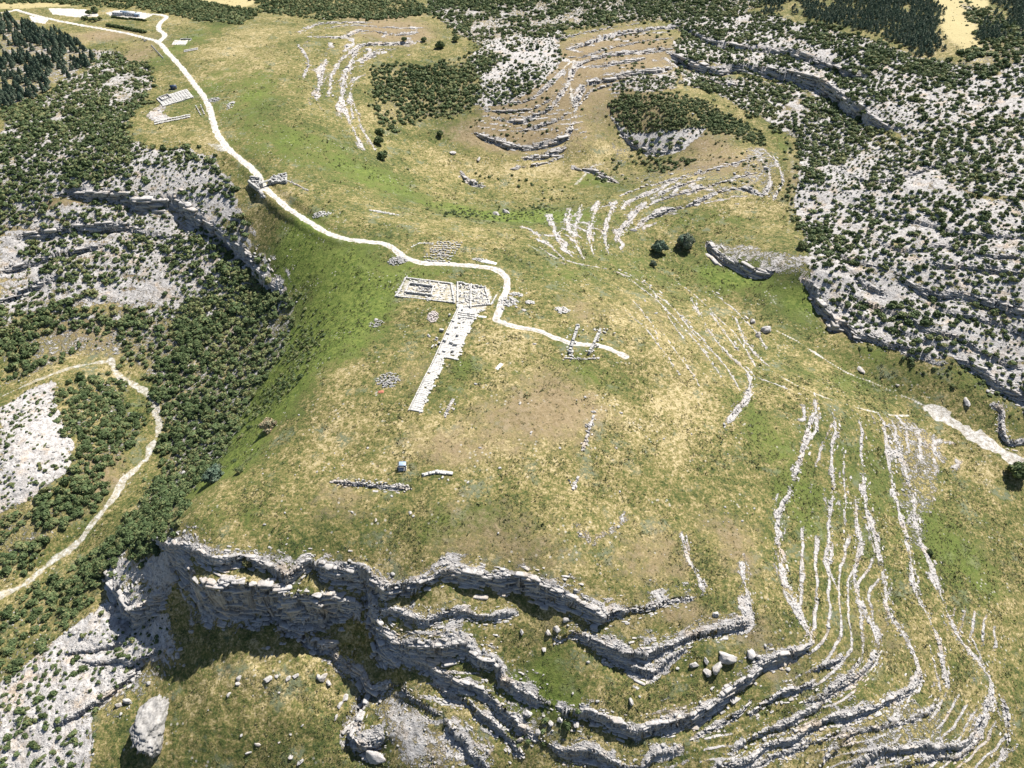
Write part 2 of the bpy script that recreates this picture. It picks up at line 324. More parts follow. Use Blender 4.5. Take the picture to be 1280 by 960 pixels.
# ------------------------------------------------------------------ terrain: one sheet, finer where it is nearer
def px_rows():
    ys = []
    z0 = -35.0
    py = 1060.0
    while py > -75:
        a = PITCH + math.atan((py - 480) / F)
        ys.append((CAM_Z - z0) / math.tan(a))
        py -= 1.25 if py < 990 else 2.5
    ys = np.array(ys)
    near = np.linspace(-420, ys[0] - 2.0, 50)
    farr = ys[-1] * np.exp(np.linspace(0.01, math.log(9000 / ys[-1]), 60))
    return np.r_[near, ys, farr]
ROWY = px_rows()
def row_scale(y):                               # metres per unit of t at that distance
    return np.maximum(np.asarray(y, float), 40) * CP + (CAM_Z + 35.0) * SP
_tin = np.arange(-0.86, 0.8601, 1.25 / F)
_tout = 0.86 * np.exp(np.linspace(0.004, math.log(7), 45))
TCOL = np.r_[-_tout[::-1], _tin, _tout]
GX = row_scale(ROWY)[:, None] * TCOL[None, :]
GY = np.repeat(ROWY[:, None], len(TCOL), 1)
NR, NC = GX.shape
gx, gy = GX.ravel(), GY.ravel()
WIG = wiggle(gx, gy)
GZ = height(gx, gy, WIG)

def mesh_z_of(arr):
    A = arr.reshape(NR, NC)
    def f(x, y):
        x = np.asarray(x, float).ravel(); y = np.asarray(y, float).ravel()
        j = np.clip(np.searchsorted(ROWY, y) - 1, 0, NR - 2)
        v = np.clip((y - ROWY[j]) / (ROWY[j + 1] - ROWY[j]), 0, 1)
        out = 0
        for jj, wv in ((j, 1 - v), (j + 1, v)):
            t = x / row_scale(ROWY[jj])
            i = np.clip(np.searchsorted(TCOL, t) - 1, 0, NC - 2)
            u = np.clip((t - TCOL[i]) / (TCOL[i + 1] - TCOL[i]), 0, 1)
            out = out + wv * (A[jj, i] * (1 - u) + A[jj, i + 1] * u)
        return out
    return f
mz = mesh_z_of(GZ)
def hitm(px, py):
    return hit(px, py, mz, 500)

# ------------------------------------------------------------------ ground cover masks (world space)
def poly_world(s):
    pts = parse(s)
    x, y = hitm([p[0] for p in pts], [p[1] for p in pts])
    return np.c_[x, y]
def inside(P, x, y):
    c = np.zeros(len(x), bool)
    j = len(P) - 1
    for i in range(len(P)):
        xi, yi, xj, yj = P[i, 0], P[i, 1], P[j, 0], P[j, 1]
        if yi != yj:
            c ^= ((yi > y) != (yj > y)) & (x < (xj - xi) * (y - yi) / (yj - yi) + xi)
        j = i
    return c
def line_dist(P, x, y):
    """distance to a polyline given as dense samples"""
    d = np.empty(len(x))
    step = max(1, int(4e6 / len(P)))
    for i in range(0, len(x), step):
        d[i:i + step] = ((x[i:i + step, None] - P[:, 0]) ** 2 + (y[i:i + step, None] - P[:, 1]) ** 2).min(1)
    return np.sqrt(d)
def near_poly(P, x, y, r):
    return np.nonzero((x > P[:, 0].min() - r) & (x < P[:, 0].max() + r) & (y > P[:, 1].min() - r) & (y < P[:, 1].max() + r))[0]
def px_m(px, py):
    x, y = hitm(px, py)
    return float(project(x, y, mz(x, y))[2][0] / F)

warpx, warpy = fbm(gx, gy, 22, 3, 31) * 7, fbm(gx, gy, 22, 3, 47) * 7
wxs, wys = gx + warpx, gy + warpy
rock = np.zeros(len(gx)); path = np.zeros(len(gx)); green = np.zeros(len(gx)); dry = np.zeros(len(gx)); soil = np.zeros(len(gx)); flat = np.zeros(len(gx)); straw = np.zeros(len(gx))

def soft_poly(P, soft, val, arr, warp=True, mode='max'):
    """a polygon with a soft, wandering edge"""
    X, Y = (wxs, wys) if warp else (gx, gy)
    m = near_poly(P, X, Y, soft * 2)
    if not len(m): return
    E = np.vstack([P, P[:1]])
    D = np.vstack([np.linspace(E[i], E[i + 1], max(2, int(np.hypot(*(E[i + 1] - E[i])) / max(1.0, soft * 0.7))), endpoint=False) for i in range(len(P))])
    d = line_dist(D, X[m], Y[m])
    sd = np.where(inside(P, X[m], Y[m]), d, -d)
    v = sst(-soft * 0.5, soft * 0.5, sd) * val
    arr[m] = np.maximum(arr[m], v) if mode == 'max' else arr[m] * (1 - v) if mode == 'cut' else arr[m] + v

# scrub regions: photo outline, kind, cover, radius range (m), how bare and white the ground between is, group phrase
REG = [
 ('pine', '0,18 30,26 55,38 90,55 112,64 116,80 92,94 80,98 62,114 30,128 0,138', .62, (1.9, 2.9), .45, 'pines'),
 ('shrub', '112,62 150,66 183,84 190,104 168,138 150,162 158,180 160,198 130,215 100,232 75,240 60,262 20,290 0,300 0,140 34,128 66,116 84,99 116,82', .84, (1.6, 3.0), .60, 'upland'),
 ('shrub', '150,180 172,176 200,190 232,182 262,196 284,222 306,250 322,290 300,285 262,262 220,246 150,232 100,228 132,214', .48, (1.5, 2.8), .74, 'upland'),
 ('shrub', '70,255 130,246 200,258 232,268 262,284 300,312 334,350 352,392 300,402 220,396 160,384 60,384 0,400 0,300', .56, (1.3, 2.6), .68, 'ledges'),
 ('shrub', '160,384 220,392 262,350 300,318 330,346 362,388 362,410 352,446 330,474 312,512 290,552 262,594 215,640 200,672 168,690 136,716 112,720 150,670 180,622 206,584 208,520 196,490 164,458 150,432 120,404', .95, (1.9, 3.2), .45, 'gorge'),
 ('shrub', '0,398 60,386 150,396 196,430 186,452 130,446 60,456 0,486', .95, (1.9, 3.0), .40, 'gorge'),
 ('shrub', '72,484 110,470 142,470 170,496 186,516 176,548 150,566 136,596 106,640 60,690 24,712 0,722 0,640 40,624 76,600 90,560', .85, (1.7, 2.8), .35, 'gorge'),
 ('shrub', '0,510 64,474 88,540 80,586 40,622 0,640', .17, (0.7, 1.8), .86, 'slab'),
 ('shrub', '206,640 224,648 216,676 178,704 136,734 92,778 50,812 0,848 0,758 62,722 112,700 166,664', .86, (1.7, 2.9), .25, 'gorge'),
 ('shrub', '0,846 52,812 100,778 140,752 168,770 206,772 216,800 180,836 140,860 118,890 128,930 120,990 0,990', .15, (0.8, 2.0), .92, 'slab'),
 ('shrub', '466,88 490,78 540,82 580,72 612,56 628,72 600,100 606,126 578,142 540,150 506,152 492,166 478,158 468,124', .85, (1.9, 3.0), .30, 'far'),
 ('shrub', '580,72 620,50 690,32 706,44 702,70 684,100 650,124 612,140 590,130 600,100', .40, (1.7, 2.8), .85, 'far'),
 ('shrub', '540,-12 960,-12 948,10 860,24 700,36 640,54 600,58 566,38 532,16', .70, (2.0, 3.2), .55, 'far'),
 ('shrub', '300,-14 520,-14 534,20 470,26 400,24 336,16', .62, (2.0, 3.2), .25, 'far'),
 ('shrub', '-20,-14 232,-14 262,4 316,14 306,30 262,28 214,18 188,12 120,8 60,2 -20,4', .80, (2.0, 3.0), .12, 'far'),
 ('shrub', '234,-2 330,14 318,22 228,12', .55, (2.2, 3.4), .0, 'far'),
 ('shrub', '758,138 786,120 842,114 886,126 912,144 950,168 956,182 930,176 890,162 850,158 812,164 782,158', .98, (1.2, 2.1), .25, 'knoll'),
 ('shrub', '760,142 812,166 850,160 890,160 850,188 812,196 786,180', .25, (1.6, 2.6), .85, 'knoll'),
 ('shrub', '786,176 806,196 836,200 866,196 850,210 820,216 800,200', .5, (1.6, 2.6), .1, 'knoll'),
 ('shrub', '838,50 940,26 1060,56 1150,74 1196,80 1240,96 1290,60 1290,250 1220,240 1150,190 1115,170 1040,120 940,92 850,82', .50, (1.5, 2.8), .80, 'hillside'),
 ('shrub', '850,86 950,100 1040,124 1110,176 1060,200 1010,205 990,172 950,146 900,118 850,104', .66, (1.7, 2.9), .66, 'hillside'),
 ('shrub', '1196,0 1290,30 1290,66 1236,98 1196,84 1212,70 1228,50', .75, (2.0, 3.2), .45, 'hillside'),
 ('shrub', '994,176 1060,200 1112,176 1152,192 1220,242 1290,252 1290,330 1220,318 1120,310 1050,306 1004,296 1000,236', .60, (1.5, 2.6), .82, 'hillside'),
 ('shrub', '1000,296 1050,306 1120,310 1220,318 1290,330 1290,400 1200,372 1120,350 1060,330 1010,322', .42, (1.4, 2.6), .9, 'hillside'),
 ('shrub', '836,22 900,8 960,18 1060,42 1140,68 1200,80 1190,104 1060,66 940,38 850,46', .66, (1.7, 3.0), .7, 'hillside'),
 ('shrub', '-300,40 -10,30 -10,470 -120,500 -300,480', .7, (1.7, 3.0), .6, 'outer'),
 ('shrub', '-300,500 -20,520 -10,700 -10,850 -300,900', .6, (1.6, 2.8), .6, 'outer'),
 ('shrub', '1284,20 1520,20 1520,560 1400,560 1284,520', .6, (1.6, 2.9), .75, 'outer'),
 ('shrub', '996,322 1060,330 1120,350 1200,372 1290,400 1290,520 1250,490 1210,462 1165,452 1112,432 1062,408 1030,372', .36, (1.2, 2.4), .80, 'rim'),
 ('shrub', '1146,455 1190,455 1232,474 1286,500 1286,530 1240,500 1196,476', .4, (1.3, 2.4), .3, 'rim'),
 ('shrub', '346,352 366,360 402,418 382,470 340,520 316,562 282,590 312,520 352,452 364,404', .36, (0.6, 1.6), .0, 'flank'),
 ('shrub', '300,530 330,536 300,580 262,606 246,600 282,560', .30, (0.8, 2.0), .0, 'flank'),
 ('shrub', '500,190 620,220 720,232 690,244 600,236 520,215', .06, (0.8, 1.8), .0, 'bowl'),
 ('shrub', '520,255 620,262 720,240 700,262 620,276 540,270', .12, (0.6, 1.4), .0, 'bowl'),
 ('shrub', '560,140 640,100 720,90 760,110 700,180 640,180 590,160', .07, (0.9, 2.0), .0, 'bowl'),
 ('shrub', '740,208 775,196 796,214 812,226 780,232 750,226', .45, (1.2, 2.2), .2, 'bowl'),
 ('shrub', '978,172 1000,180 1000,250 1006,290 990,280 984,220', .42, (1.2, 2.3), .1, 'bowl'),
 ('shrub', '880,176 970,206 962,240 900,228', .12, (0.9, 1.7), .0, 'bowl'),
 ('shrub', '760,40 838,40 846,66 790,90 740,80', .10, (1.0, 2.0), .1, 'bowl'),
 ('shrub', '846,90 850,110 800,118 764,112 790,96', .42, (1.2, 2.2), .6, 'bowl'),
 ('shrub', '680,878 716,880 724,896 700,912 676,900', .35, (0.9, 1.9), .2, 'gully'),
 ('shrub', '650,900 700,898 706,922 660,930', .25, (0.7, 1.4), .6, 'gully'),
]
for kind, s, cover, rr, bare, grp in REG:
    P = poly_world(s)
    soft_poly(P, 14.0, bare, rock)
    if kind == 'pine' or cover > .4: soft_poly(P, 12.0, .25, soil)
# other bare rock and scree
for s, v, soft in (
  ('190,140 206,128 214,150 196,156 184,152', .8, 4), ('1070,895 1130,872 1180,890 1185,935 1140,965 1060,965', .5, 6), ('1104,520 1140,528 1162,560 1164,600 1166,640 1158,690 1138,690 1122,630 1110,570', .5, 5),
  ('1142,560 1166,590 1178,580 1160,540 1130,524', .55, 4), ('455,880 480,872 540,900 590,960 520,975 476,930', .66, 6), ('440,850 455,840 452,880 430,945 418,950 425,890', .55, 5), ('625,820 680,862 700,910 660,930 630,880', .5, 5),
  ('700,790 720,780 740,800', .5, 3), ('960,225 972,200 950,180 930,186 925,215 935,240', .5, 5), ('800,215 880,208 925,222 960,246 930,240 860,252 800,262', .36, 5), ('706,642 716,662 738,676 764,664 782,650 776,640 756,656 738,666 722,650', .58, 3),
  ('138,706 166,700 204,700 214,736 190,750 150,740', .9, 4), ('170,800 215,780 225,822 190,840 160,850', .5, 7), ('60,815 140,830 205,812 200,860 120,900', .45, 8), ('890,820 940,800 1000,800 930,845', .4, 5),
  ('220,672 300,680 400,700 480,722 560,712 640,712 760,760 640,730 560,728 470,738 360,722 220,690', .5, 5), ('938,182 958,180 976,205 970,246 955,246 955,215', .4, 3), ('884,300 950,312 1004,322 1010,350 960,342 910,326', .55, 5), ('540,300 578,300 564,328 526,326', .45, 3), ('840,76 900,88 930,92 880,100', .5, 5),
  ('1150,80 1190,90 1180,150 1130,140', .9, 8), ('1200,90 1232,110 1232,180 1204,150', .9, 8), ('1130,250 1180,230 1180,262 1140,268', .85, 8), ('760,170 790,186 800,200 780,204', .4, 4), ('1100,210 1060,230 1010,300 1030,240', .75, 8)):
    soft_poly(poly_world(s), soft * 2.2, v * .92, rock)
# rock laid bare along each ledge, broken into streaks
led = np.zeros(len(gx))
for L in LEDGES:
    ru, rd = L['rock']
    m = in_box(L, gx, gy, max(ru, rd) * 2.2 + 9)
    if not len(m): continue
    sd, k = ledge_sd(L, gx[m], gy[m])
    s = sd + WIG[m] * (0.5 + 0.22 * L['h'][k])
    w = L['w'][k]
    str_ = fbm(k * 0.22 + L['id'] * 50, s * 1.5, 1.6, 3, 77)
    patch = fbm(gx[m], gy[m], 11, 2, 55)
    lo_ = np.where(L['h'][k] < 2.6, .72, 1.0)
    width_u = ru * lo_ * (1 + 0.9 * patch); width_d = w * 0.8 + rd * lo_ * (1 + 0.8 * patch)
    v = np.where(s < 0, 1 - np.clip(-s / np.maximum(width_u, .3), 0, 2), 1 - np.clip((s - w * 0.6) / np.maximum(width_d, .3), 0, 2))
    v = np.clip(v, -1, 1) * 0.72 + 0.14 + str_ * 0.75
    along = np.clip(.9 + .8 * fbm(k * 1.0 + L['id'] * 31, np.zeros(len(k)), 9, 2, 83), .45, 1.1)
    v = np.clip(v, 0, 1) * np.clip(L['h'][k] / 0.7, 0, 1) * L['amt'] * np.where(L['h'][k] < 2.6, along, 1)
    v = np.where((s > -0.4) & (s < w * 0.9) & (L['h'][k] > 2.2), np.maximum(v, 0.95), v)
    led[m] = np.maximum(led[m], v)
rock = np.maximum(rock, led)
zsm = base_h(gx, gy)
for s, per, amt in (('996,500 1060,505 1150,520 1200,560 1215,640 1220,720 1260,820 1280,900 1240,1000 860,1000 880,900 960,860 1010,815 985,740 975,640', 2.2, .57), ('690,262 760,246 900,205 965,200 965,250 860,262 790,292 760,326 705,330 660,300', 2.2, .6),
                    ('850,385 900,400 950,440 960,470 915,540 890,500 870,430 820,370', 1.4, .56), ('460,780 560,800 640,860 700,900 860,950 860,1000 440,1000', 3.0, .55), ('600,120 700,60 840,30 850,90 740,140 720,200 640,200 570,160', 2.2, .66), ('370,40 540,35 540,66 470,72 430,150 390,130', 2.2, .58),
                    ('0,280 210,260 330,350 340,400 0,400', 3.2, .9), ('0,830 60,800 150,760 220,800 190,870 120,900 120,1000 -40,1000', 2.6, .9), ('996,300 1290,300 1290,520 1170,450 1040,400', 3.0, .9), ('850,60 1290,90 1290,300 1000,300 985,170 900,110', 4.5, .8)):
    wz = np.zeros(len(gx)); soft_poly(poly_world(s), 10, 1.0, wz)
    m = np.nonzero(wz > .02)[0]
    ph = zsm[m] / per + fbm(gx[m], gy[m], 30, 3, 141) * .85 + fbm(gx[m], gy[m], 7, 3, 143) * .24
    st = .5 + .5 * np.cos(ph * 6.2832)
    pt_ = sst(-.15, .45, fbm(gx[m], gy[m], 24, 3, 145) + .1)
    v = sst(.62, 1.0, st) * pt_ * amt * 1.25 * wz[m]
    rock[m] = np.maximum(rock[m], v)
    if amt > .75: rock[m] -= .28 * sst(.35, .0, st) * wz[m] * (1 - led[m]) * sst(.1, .6, fbm(gx[m], gy[m], 14, 2, 149) + .3)
    WSTEP = locals().get('WSTEP', np.zeros(len(gx)))
    WSTEP[m] = np.maximum(WSTEP[m], wz[m] * (sst(.2, .9, (ph % 1.0)) - (ph % 1.0)) * per * .55 * pt_)

# paths, tracks, stream beds
PATHS = {
 'road': ('20,12 60,23 110,33 150,40 180,47 198,53 210,66 230,88 245,108 258,126 265,146 271,166 283,183 300,199 315,211 326,225 332,236', 1.75),
 'track': ('332,236 345,247 355,256 376,271 400,286 420,295 440,300 470,303 488,308 505,321 525,328 560,330 600,333 620,337 632,346 634,359 628,376 622,392 621,400', 1.35),
 'trail': ('621,400 640,407 670,413 700,424 720,430 750,432 768,439 782,446', .85),
 'spur': ('198,53 206,44 198,36 202,27 208,21 196,18 176,18', 1.9),
}
EXTRA = [  # faint tracks, stream gravel: drawn as bare ground
 ('-8,500 40,478 90,460 138,451', 1.5, .5), ('140,450 146,468 160,479 182,490 197,510 199,536 190,560 182,576 160,596 140,626 118,652 95,681 60,706 30,730 -8,750', 2.2, .54),
 ('1160,511 1175,520 1195,530 1240,557 1290,584', 3.4, 1.2), ('252,440 262,415 270,395', .8, .7), ('225,480 240,462 250,445', .8, .6),
 ('972,414 998,427 1025,444 1065,468 1105,485 1136,498 1162,512', .9, .6), ('966,464 990,478 1018,491 1058,505 1095,515 1135,520', .8, .55), ('655,304 690,322 730,330 780,348 830,378 870,410 905,438', .7, .45),
 ('705,84 718,76 712,100 716,130', 1.6, .6), ('985,185 992,220 990,260 985,290', 2.0, .4), ('720,230 735,215 750,205', 1.5, .5), ('20,12 8,15 -10,17', 2.4, 1.0),
 ('545,330 555,340 565,352 580,360', .7, .4), ('640,398 670,400 700,402', .6, .4), ('1245,470 1290,480', 3, .3),
 ('212,68 222,82 226,100', .8, .4), ('186,124 196,116 222,108 238,112 243,122 238,130 210,138 190,134 186,124', .45, .55), ('625,410 632,420 626,432', .6, .45), ('470,330 450,355 436,385', .6, .3)]
LINES = {}
for nme, (s, hw) in PATHS.items():
    P = np.array(parse(s)); x, y = hitm(P[:, 0], P[:, 1])
    LINES[nme] = resample(np.c_[x, y], 1.0)
for s, hw, v in EXTRA:
    P = np.array(parse(s)); x, y = hitm(P[:, 0], P[:, 1])
    Q = resample(np.c_[x, y], 1.5)
    m = near_poly(Q, gx, gy, hw * 4 + 4)
    d = line_dist(Q, gx[m] + warpx[m] * .18, gy[m] + warpy[m] * .18) + fbm(gx[m], gy[m], 6, 3, 91) * hw * .9
    path[m] = np.maximum(path[m], v * (1 - sst(hw * .6, hw * 1.4, d)))
# white yards and cut pads
for s, v, soft in (('60,10 118,13 124,20 100,22 66,18', 1, 2.5), ('36,20 62,23 56,30 40,27', .9, 2), ('132,16 150,13 176,15 192,18 178,25 140,21', 1, 1.6), ('218,50 236,50 232,56 214,56', .8, 1.5),
                   ('255,178 278,180 290,192 272,190', .5, 3)):
    soft_poly(poly_world(s), soft, v, path, warp=False)

# grass moods: x, y, radius x, radius y (photo pixels), strength
def blobs(lst, arr):
    for bx, by, rx, ry, v in lst:
        X, Y = hitm([bx, bx + rx, bx], [by, by, by - ry])
        r1 = math.hypot(X[1] - X[0], Y[1] - Y[0]); r2 = max(math.hypot(X[2] - X[0], Y[2] - Y[0]), r1 * .3)
        ux, uy = (X[1] - X[0]) / r1, (Y[1] - Y[0]) / r1
        dx, dy = wxs - X[0], wys - Y[0]
        a, b = (dx * ux + dy * uy) / r1, (-dx * uy + dy * ux) / r2
        arr += v * np.exp(-(a * a + b * b) * 1.1)
blobs([(300, 120, 90, 60, .35), (900, 330, 80, 40, .3), (1120, 690, 120, 120, .2), (385, 420, 38, 75, 1.5), (345, 490, 30, 50, 1.5), (300, 570, 30, 30, 1.1), (420, 330, 50, 40, .7), (360, 340, 30, 50, .9), (370, 290, 30, 30, .7), (640, 272, 110, 9, 1.4), (480, 225, 40, 20, .7), (400, 195, 60, 30, .45), (740, 228, 40, 10, .7), (850, 205, 60, 8, .5),
       (1010, 385, 50, 40, 1.1), (920, 350, 50, 25, .9), (1090, 440, 60, 25, .55), (1060, 480, 70, 16, .5), (880, 275, 60, 10, .5), (950, 540, 35, 60, .5), (580, 465, 40, 30, .5), (700, 455, 60, 25, .4), (760, 470, 40, 30, .4), (470, 380, 40, 30, .5), (530, 340, 50, 20, .5),
       (700, 850, 45, 40, .9), (660, 840, 30, 25, .6), (620, 660, 90, 30, .35), (540, 660, 80, 25, .4), (300, 640, 60, 20, .4), (440, 640, 40, 20, .3), (1080, 580, 60, 60, .35), (1190, 680, 50, 50, .4), (1230, 720, 40, 60, .3), (1010, 640, 40, 80, .3),
       (320, 120, 30, 30, .4), (350, 170, 60, 20, .4), (790, 335, 60, 25, .4), (700, 340, 50, 20, .4), (160, 520, 30, 40, .4), (120, 640, 30, 40, .3), (570, 170, 60, 20, .4), (660, 160, 60, 30, .35), (580, 845, 30, 20, .4), (640, 880, 30, 20, .3), (340, 700, 20, 10, .3), (1220, 480, 60, 20, .5),
       (200, 65, 30, 25, .35), (240, 50, 25, 25, .45), (260, 105, 20, 30, .3), (450, 420, 30, 40, .4), (970, 170, 20, 30, .5), (300, 890, 60, 60, .15)], green)
blobs([(300, 60, 60, 25, .7), (290, 95, 50, 25, .6), (720, 700, 60, 30, .4), (780, 520, 110, 80, .45), (650, 205, 60, 20, .5), (700, 215, 60, 14, .9), (540, 190, 40, 10, .7), (570, 215, 50, 14, .5), (545, 555, 50, 30, .5), (400, 560, 40, 40, .5), (860, 460, 60, 50, .4), (650, 430, 60, 30, .4), (430, 460, 30, 30, .5),
       (1230, 600, 60, 60, .4), (1200, 780, 60, 40, .3), (330, 850, 110, 50, .6), (860, 860, 60, 20, .3), (740, 740, 60, 20, .3), (560, 760, 60, 10, .35), (520, 785, 40, 8, .5), (240, 170, 40, 20, .6), (300, 720, 40, 8, .7), (970, 570, 25, 40, .4), (880, 200, 30, 12, .3), (760, 185, 24, 12, .8), (1090, 460, 30, 10, .4), (950, 262, 40, 8, .6),
       (1180, 40, 30, 40, .5), (470, 700, 50, 12, .4), (620, 560, 70, 50, .3), (340, 640, 50, 20, .3), (540, 620, 60, 20, .2), (180, 100, 30, 30, .2), (110, 15, 60, 4, .5)], dry)
blobs([(520, 460, 40, 30, .35), (640, 520, 80, 40, .35), (700, 500, 70, 50, .6), (560, 560, 60, 30, .5), (430, 610, 50, 20, .4), (820, 690, 50, 40, .55), (930, 690, 30, 40, .5), (900, 650, 40, 30, .3), (650, 170, 80, 18, .6), (880, 175, 40, 16, .6), (890, 205, 70, 20, .7), (830, 400, 50, 40, .3), (640, 120, 40, 20, .5), (600, 170, 60, 14, .3), (770, 66, 60, 20, .8), (690, 95, 40, 30, .5), (1040, 412, 30, 10, .7), (600, 650, 120, 30, .35), (420, 640, 60, 20, .35), (130, 45, 60, 8, .7), (170, 70, 30, 20, .6),
       (720, 120, 120, 40, .5), (790, 60, 80, 30, .6), (640, 160, 60, 30, .4), (640, 690, 100, 20, .4), (980, 850, 60, 40, .4), (1100, 800, 60, 60, .35), (120, 320, 120, 60, .4), (760, 770, 60, 20, .3), (860, 760, 60, 20, .5), (940, 790, 40, 30, .5), (730, 390, 30, 20, .4), (500, 45, 50, 14, .7), (480, 30, 60, 12, .6), (620, 860, 40, 40, .3), (680, 780, 30, 20, .3), (1030, 200, 30, 30, .3), (1180, 250, 60, 30, .5), (1150, 280, 60, 30, .4), (60, 250, 60, 12, .3), (120, 262, 60, 10, .5), (140, 600, 40, 40, .5), (110, 420, 60, 20, .3), (150, 360, 60, 20, .3), (1260, 720, 40, 80, .2)], soil)
# crop field beyond the pines
soft_poly(poly_world('1168,-8 1234,-6 1238,22 1222,40 1232,66 1228,78 1210,76 1200,58 1180,46'), 6, 1, straw, warp=False)
soft_poly(poly_world('232,-10 322,-10 318,4 300,12 268,10'), 6, .9, straw, warp=False)
soft_poly(poly_world('-20,4 60,2 100,8 60,9 -20,12'), 5, .8, straw, warp=False)
# excavated ground of the ruins
soft_poly(poly_world('497,370 507,349 566,355 612,360 616,372 606,388 596,390 574,386 566,378'), 3.0, .55, path, warp=False)

# flatten the ground across roads so that the ribbons lie on it
zlev = GZ + WSTEP
for nme, (s, hw) in PATHS.items():
    Q = LINES[nme]
    zq = mz(Q[:, 0], Q[:, 1])
    k = np.ones(9) / 9
    zq = np.convolve(np.pad(zq, 4, mode='edge'), k, 'valid')
    LINES[nme] = np.c_[Q, zq]
    m = near_poly(Q, gx, gy, hw + 5)
    for i in range(0, len(m), 20000):
        mm = m[i:i + 20000]
        d2 = (gx[mm, None] - Q[:, 0]) ** 2 + (gy[mm, None] - Q[:, 1]) ** 2
        kk = d2.argmin(1); d = np.sqrt(d2[np.arange(len(mm)), kk])
        w = 1 - sst(hw + .8, hw + 6.0, d)
        zlev[mm] = zlev[mm] * (1 - w) + zq[kk] * w
        flat[mm] = np.maximum(flat[mm], w)
        e = 1 - sst(hw + .1, hw + 1.6, d + fbm(gx[mm], gy[mm], 3, 2, 13) * .8)
        path[mm] = np.maximum(path[mm], e * .75)
        rock[mm] *= 1 - w
GZ = zlev
# small relief: rough rock, tussocky grass
rough = np.clip(rock, 0, 1)
dist = np.sqrt(gx ** 2 + gy ** 2 + CAM_Z ** 2)
GZ = GZ + (1 - flat) * (1 - np.clip(path, 0, 1) * .7) * (rough * (fbm(gx, gy, 5.0, 3, 61, .6) * 0.75 + np.abs(fbm(gx, gy, 2.6, 2, 63)) * 0.5) + (1 - rough) * (fbm(gx, gy, 3.2, 2, 67) * 0.16 + fbm(gx, gy, 14, 2, 68) * 0.4))
mz = mesh_z_of(GZ)

def new_mesh(name, co, faces4=None, faces3=None):
    me = bpy.data.meshes.new(name)
    nq = 0 if faces4 is None else len(faces4)
    ntr = 0 if faces3 is None else len(faces3)
    me.vertices.add(len(co)); me.vertices.foreach_set('co', np.asarray(co, np.float32).ravel())
    loops = np.concatenate([np.asarray(f, np.int32).ravel() for f in (faces4, faces3) if f is not None and len(f)])
    me.loops.add(len(loops)); me.loops.foreach_set('vertex_index', loops)
    me.polygons.add(nq + ntr)
    st = np.concatenate([np.arange(nq) * 4, nq * 4 + np.arange(ntr) * 3]).astype(np.int32)
    me.polygons.foreach_set('loop_start', st)
    me.update(calc_edges=True)
    return me
def set_color(me, name, rgb):
    at = me.color_attributes.new(name, 'FLOAT_COLOR', 'POINT')
    c = np.ones((len(rgb), 4), np.float32); c[:, :rgb.shape[1]] = rgb
    at.data.foreach_set('color', c.ravel())
def link(name, me, mat=None, parent=None, loc=None, rotz=None):
    o = bpy.data.objects.new(name, me)
    COL.objects.link(o)
    if mat is not None and not me.materials: me.materials.append(mat)
    if parent is not None: o.parent = parent
    if loc is not None: o.location = loc
    if rotz is not None: o.rotation_euler = (0, 0, rotz)
    return o
def tag(o, label, cat, group=None):
    o['label'] = label; o['category'] = cat
    if group: o['group'] = group
    return o

# ------------------------------------------------------------------ materials
def N(t, kind, **kw):
    n = t.nodes.new(kind)
    for k, v in kw.items(): setattr(n, k, v)
    return n
def noise_node(t, vec, scale, detail=4, rough=.55, dist=0.0):
    n = N(t, 'ShaderNodeTexNoise')
    n.inputs['Scale'].default_value = scale; n.inputs['Detail'].default_value = detail
    n.inputs['Roughness'].default_value = rough; n.inputs['Distortion'].default_value = dist
    t.links.new(vec, n.inputs['Vector'])
    return n.outputs['Fac']
def mth(t, op, a, b=None, c=None, clamp=False):
    n = N(t, 'ShaderNodeMath', operation=op); n.use_clamp = clamp
    for i, v in enumerate((a, b, c)):
        if v is None: continue
        if isinstance(v, (int, float)): n.inputs[i].default_value = v
        else: t.links.new(v, n.inputs[i])
    return n.outputs[0]
def ramp(t, fac, stops, interp='LINEAR'):
    n = N(t, 'ShaderNodeValToRGB'); n.color_ramp.interpolation = interp
    els = n.color_ramp.elements
    while len(els) < len(stops): els.new(0.5)
    for e, (p, c) in zip(els, stops):
        e.position = p; e.color = (*c, 1) if len(c) == 3 else c
    t.links.new(fac, n.inputs[0])
    return n.outputs[0]
def mixc(t, fac, a, b, mode='MIX'):
    n = N(t, 'ShaderNodeMix', data_type='RGBA', blend_type=mode)
    for s, v in ((n.inputs[0], fac), (n.inputs[6], a), (n.inputs[7], b)):
        if isinstance(v, (int, float)): s.default_value = v
        elif isinstance(v, tuple): s.default_value = (*v, 1)
        else: t.links.new(v, s)
    return n.outputs[2]
def smooth(t, x, a, b):
    n = N(t, 'ShaderNodeMapRange', interpolation_type='SMOOTHSTEP')
    n.inputs['From Min'].default_value = a; n.inputs['From Max'].default_value = b
    t.links.new(x, n.inputs['Value'])
    return n.outputs['Result']
def new_mat(name, rough=.9, spec=.15):
    m = bpy.data.materials.new(name); m.use_nodes = True
    t = m.node_tree
    b = t.nodes['Principled BSDF']
    b.inputs['Roughness'].default_value = rough
    b.inputs['Specular IOR Level'].default_value = spec
    return m, t, b
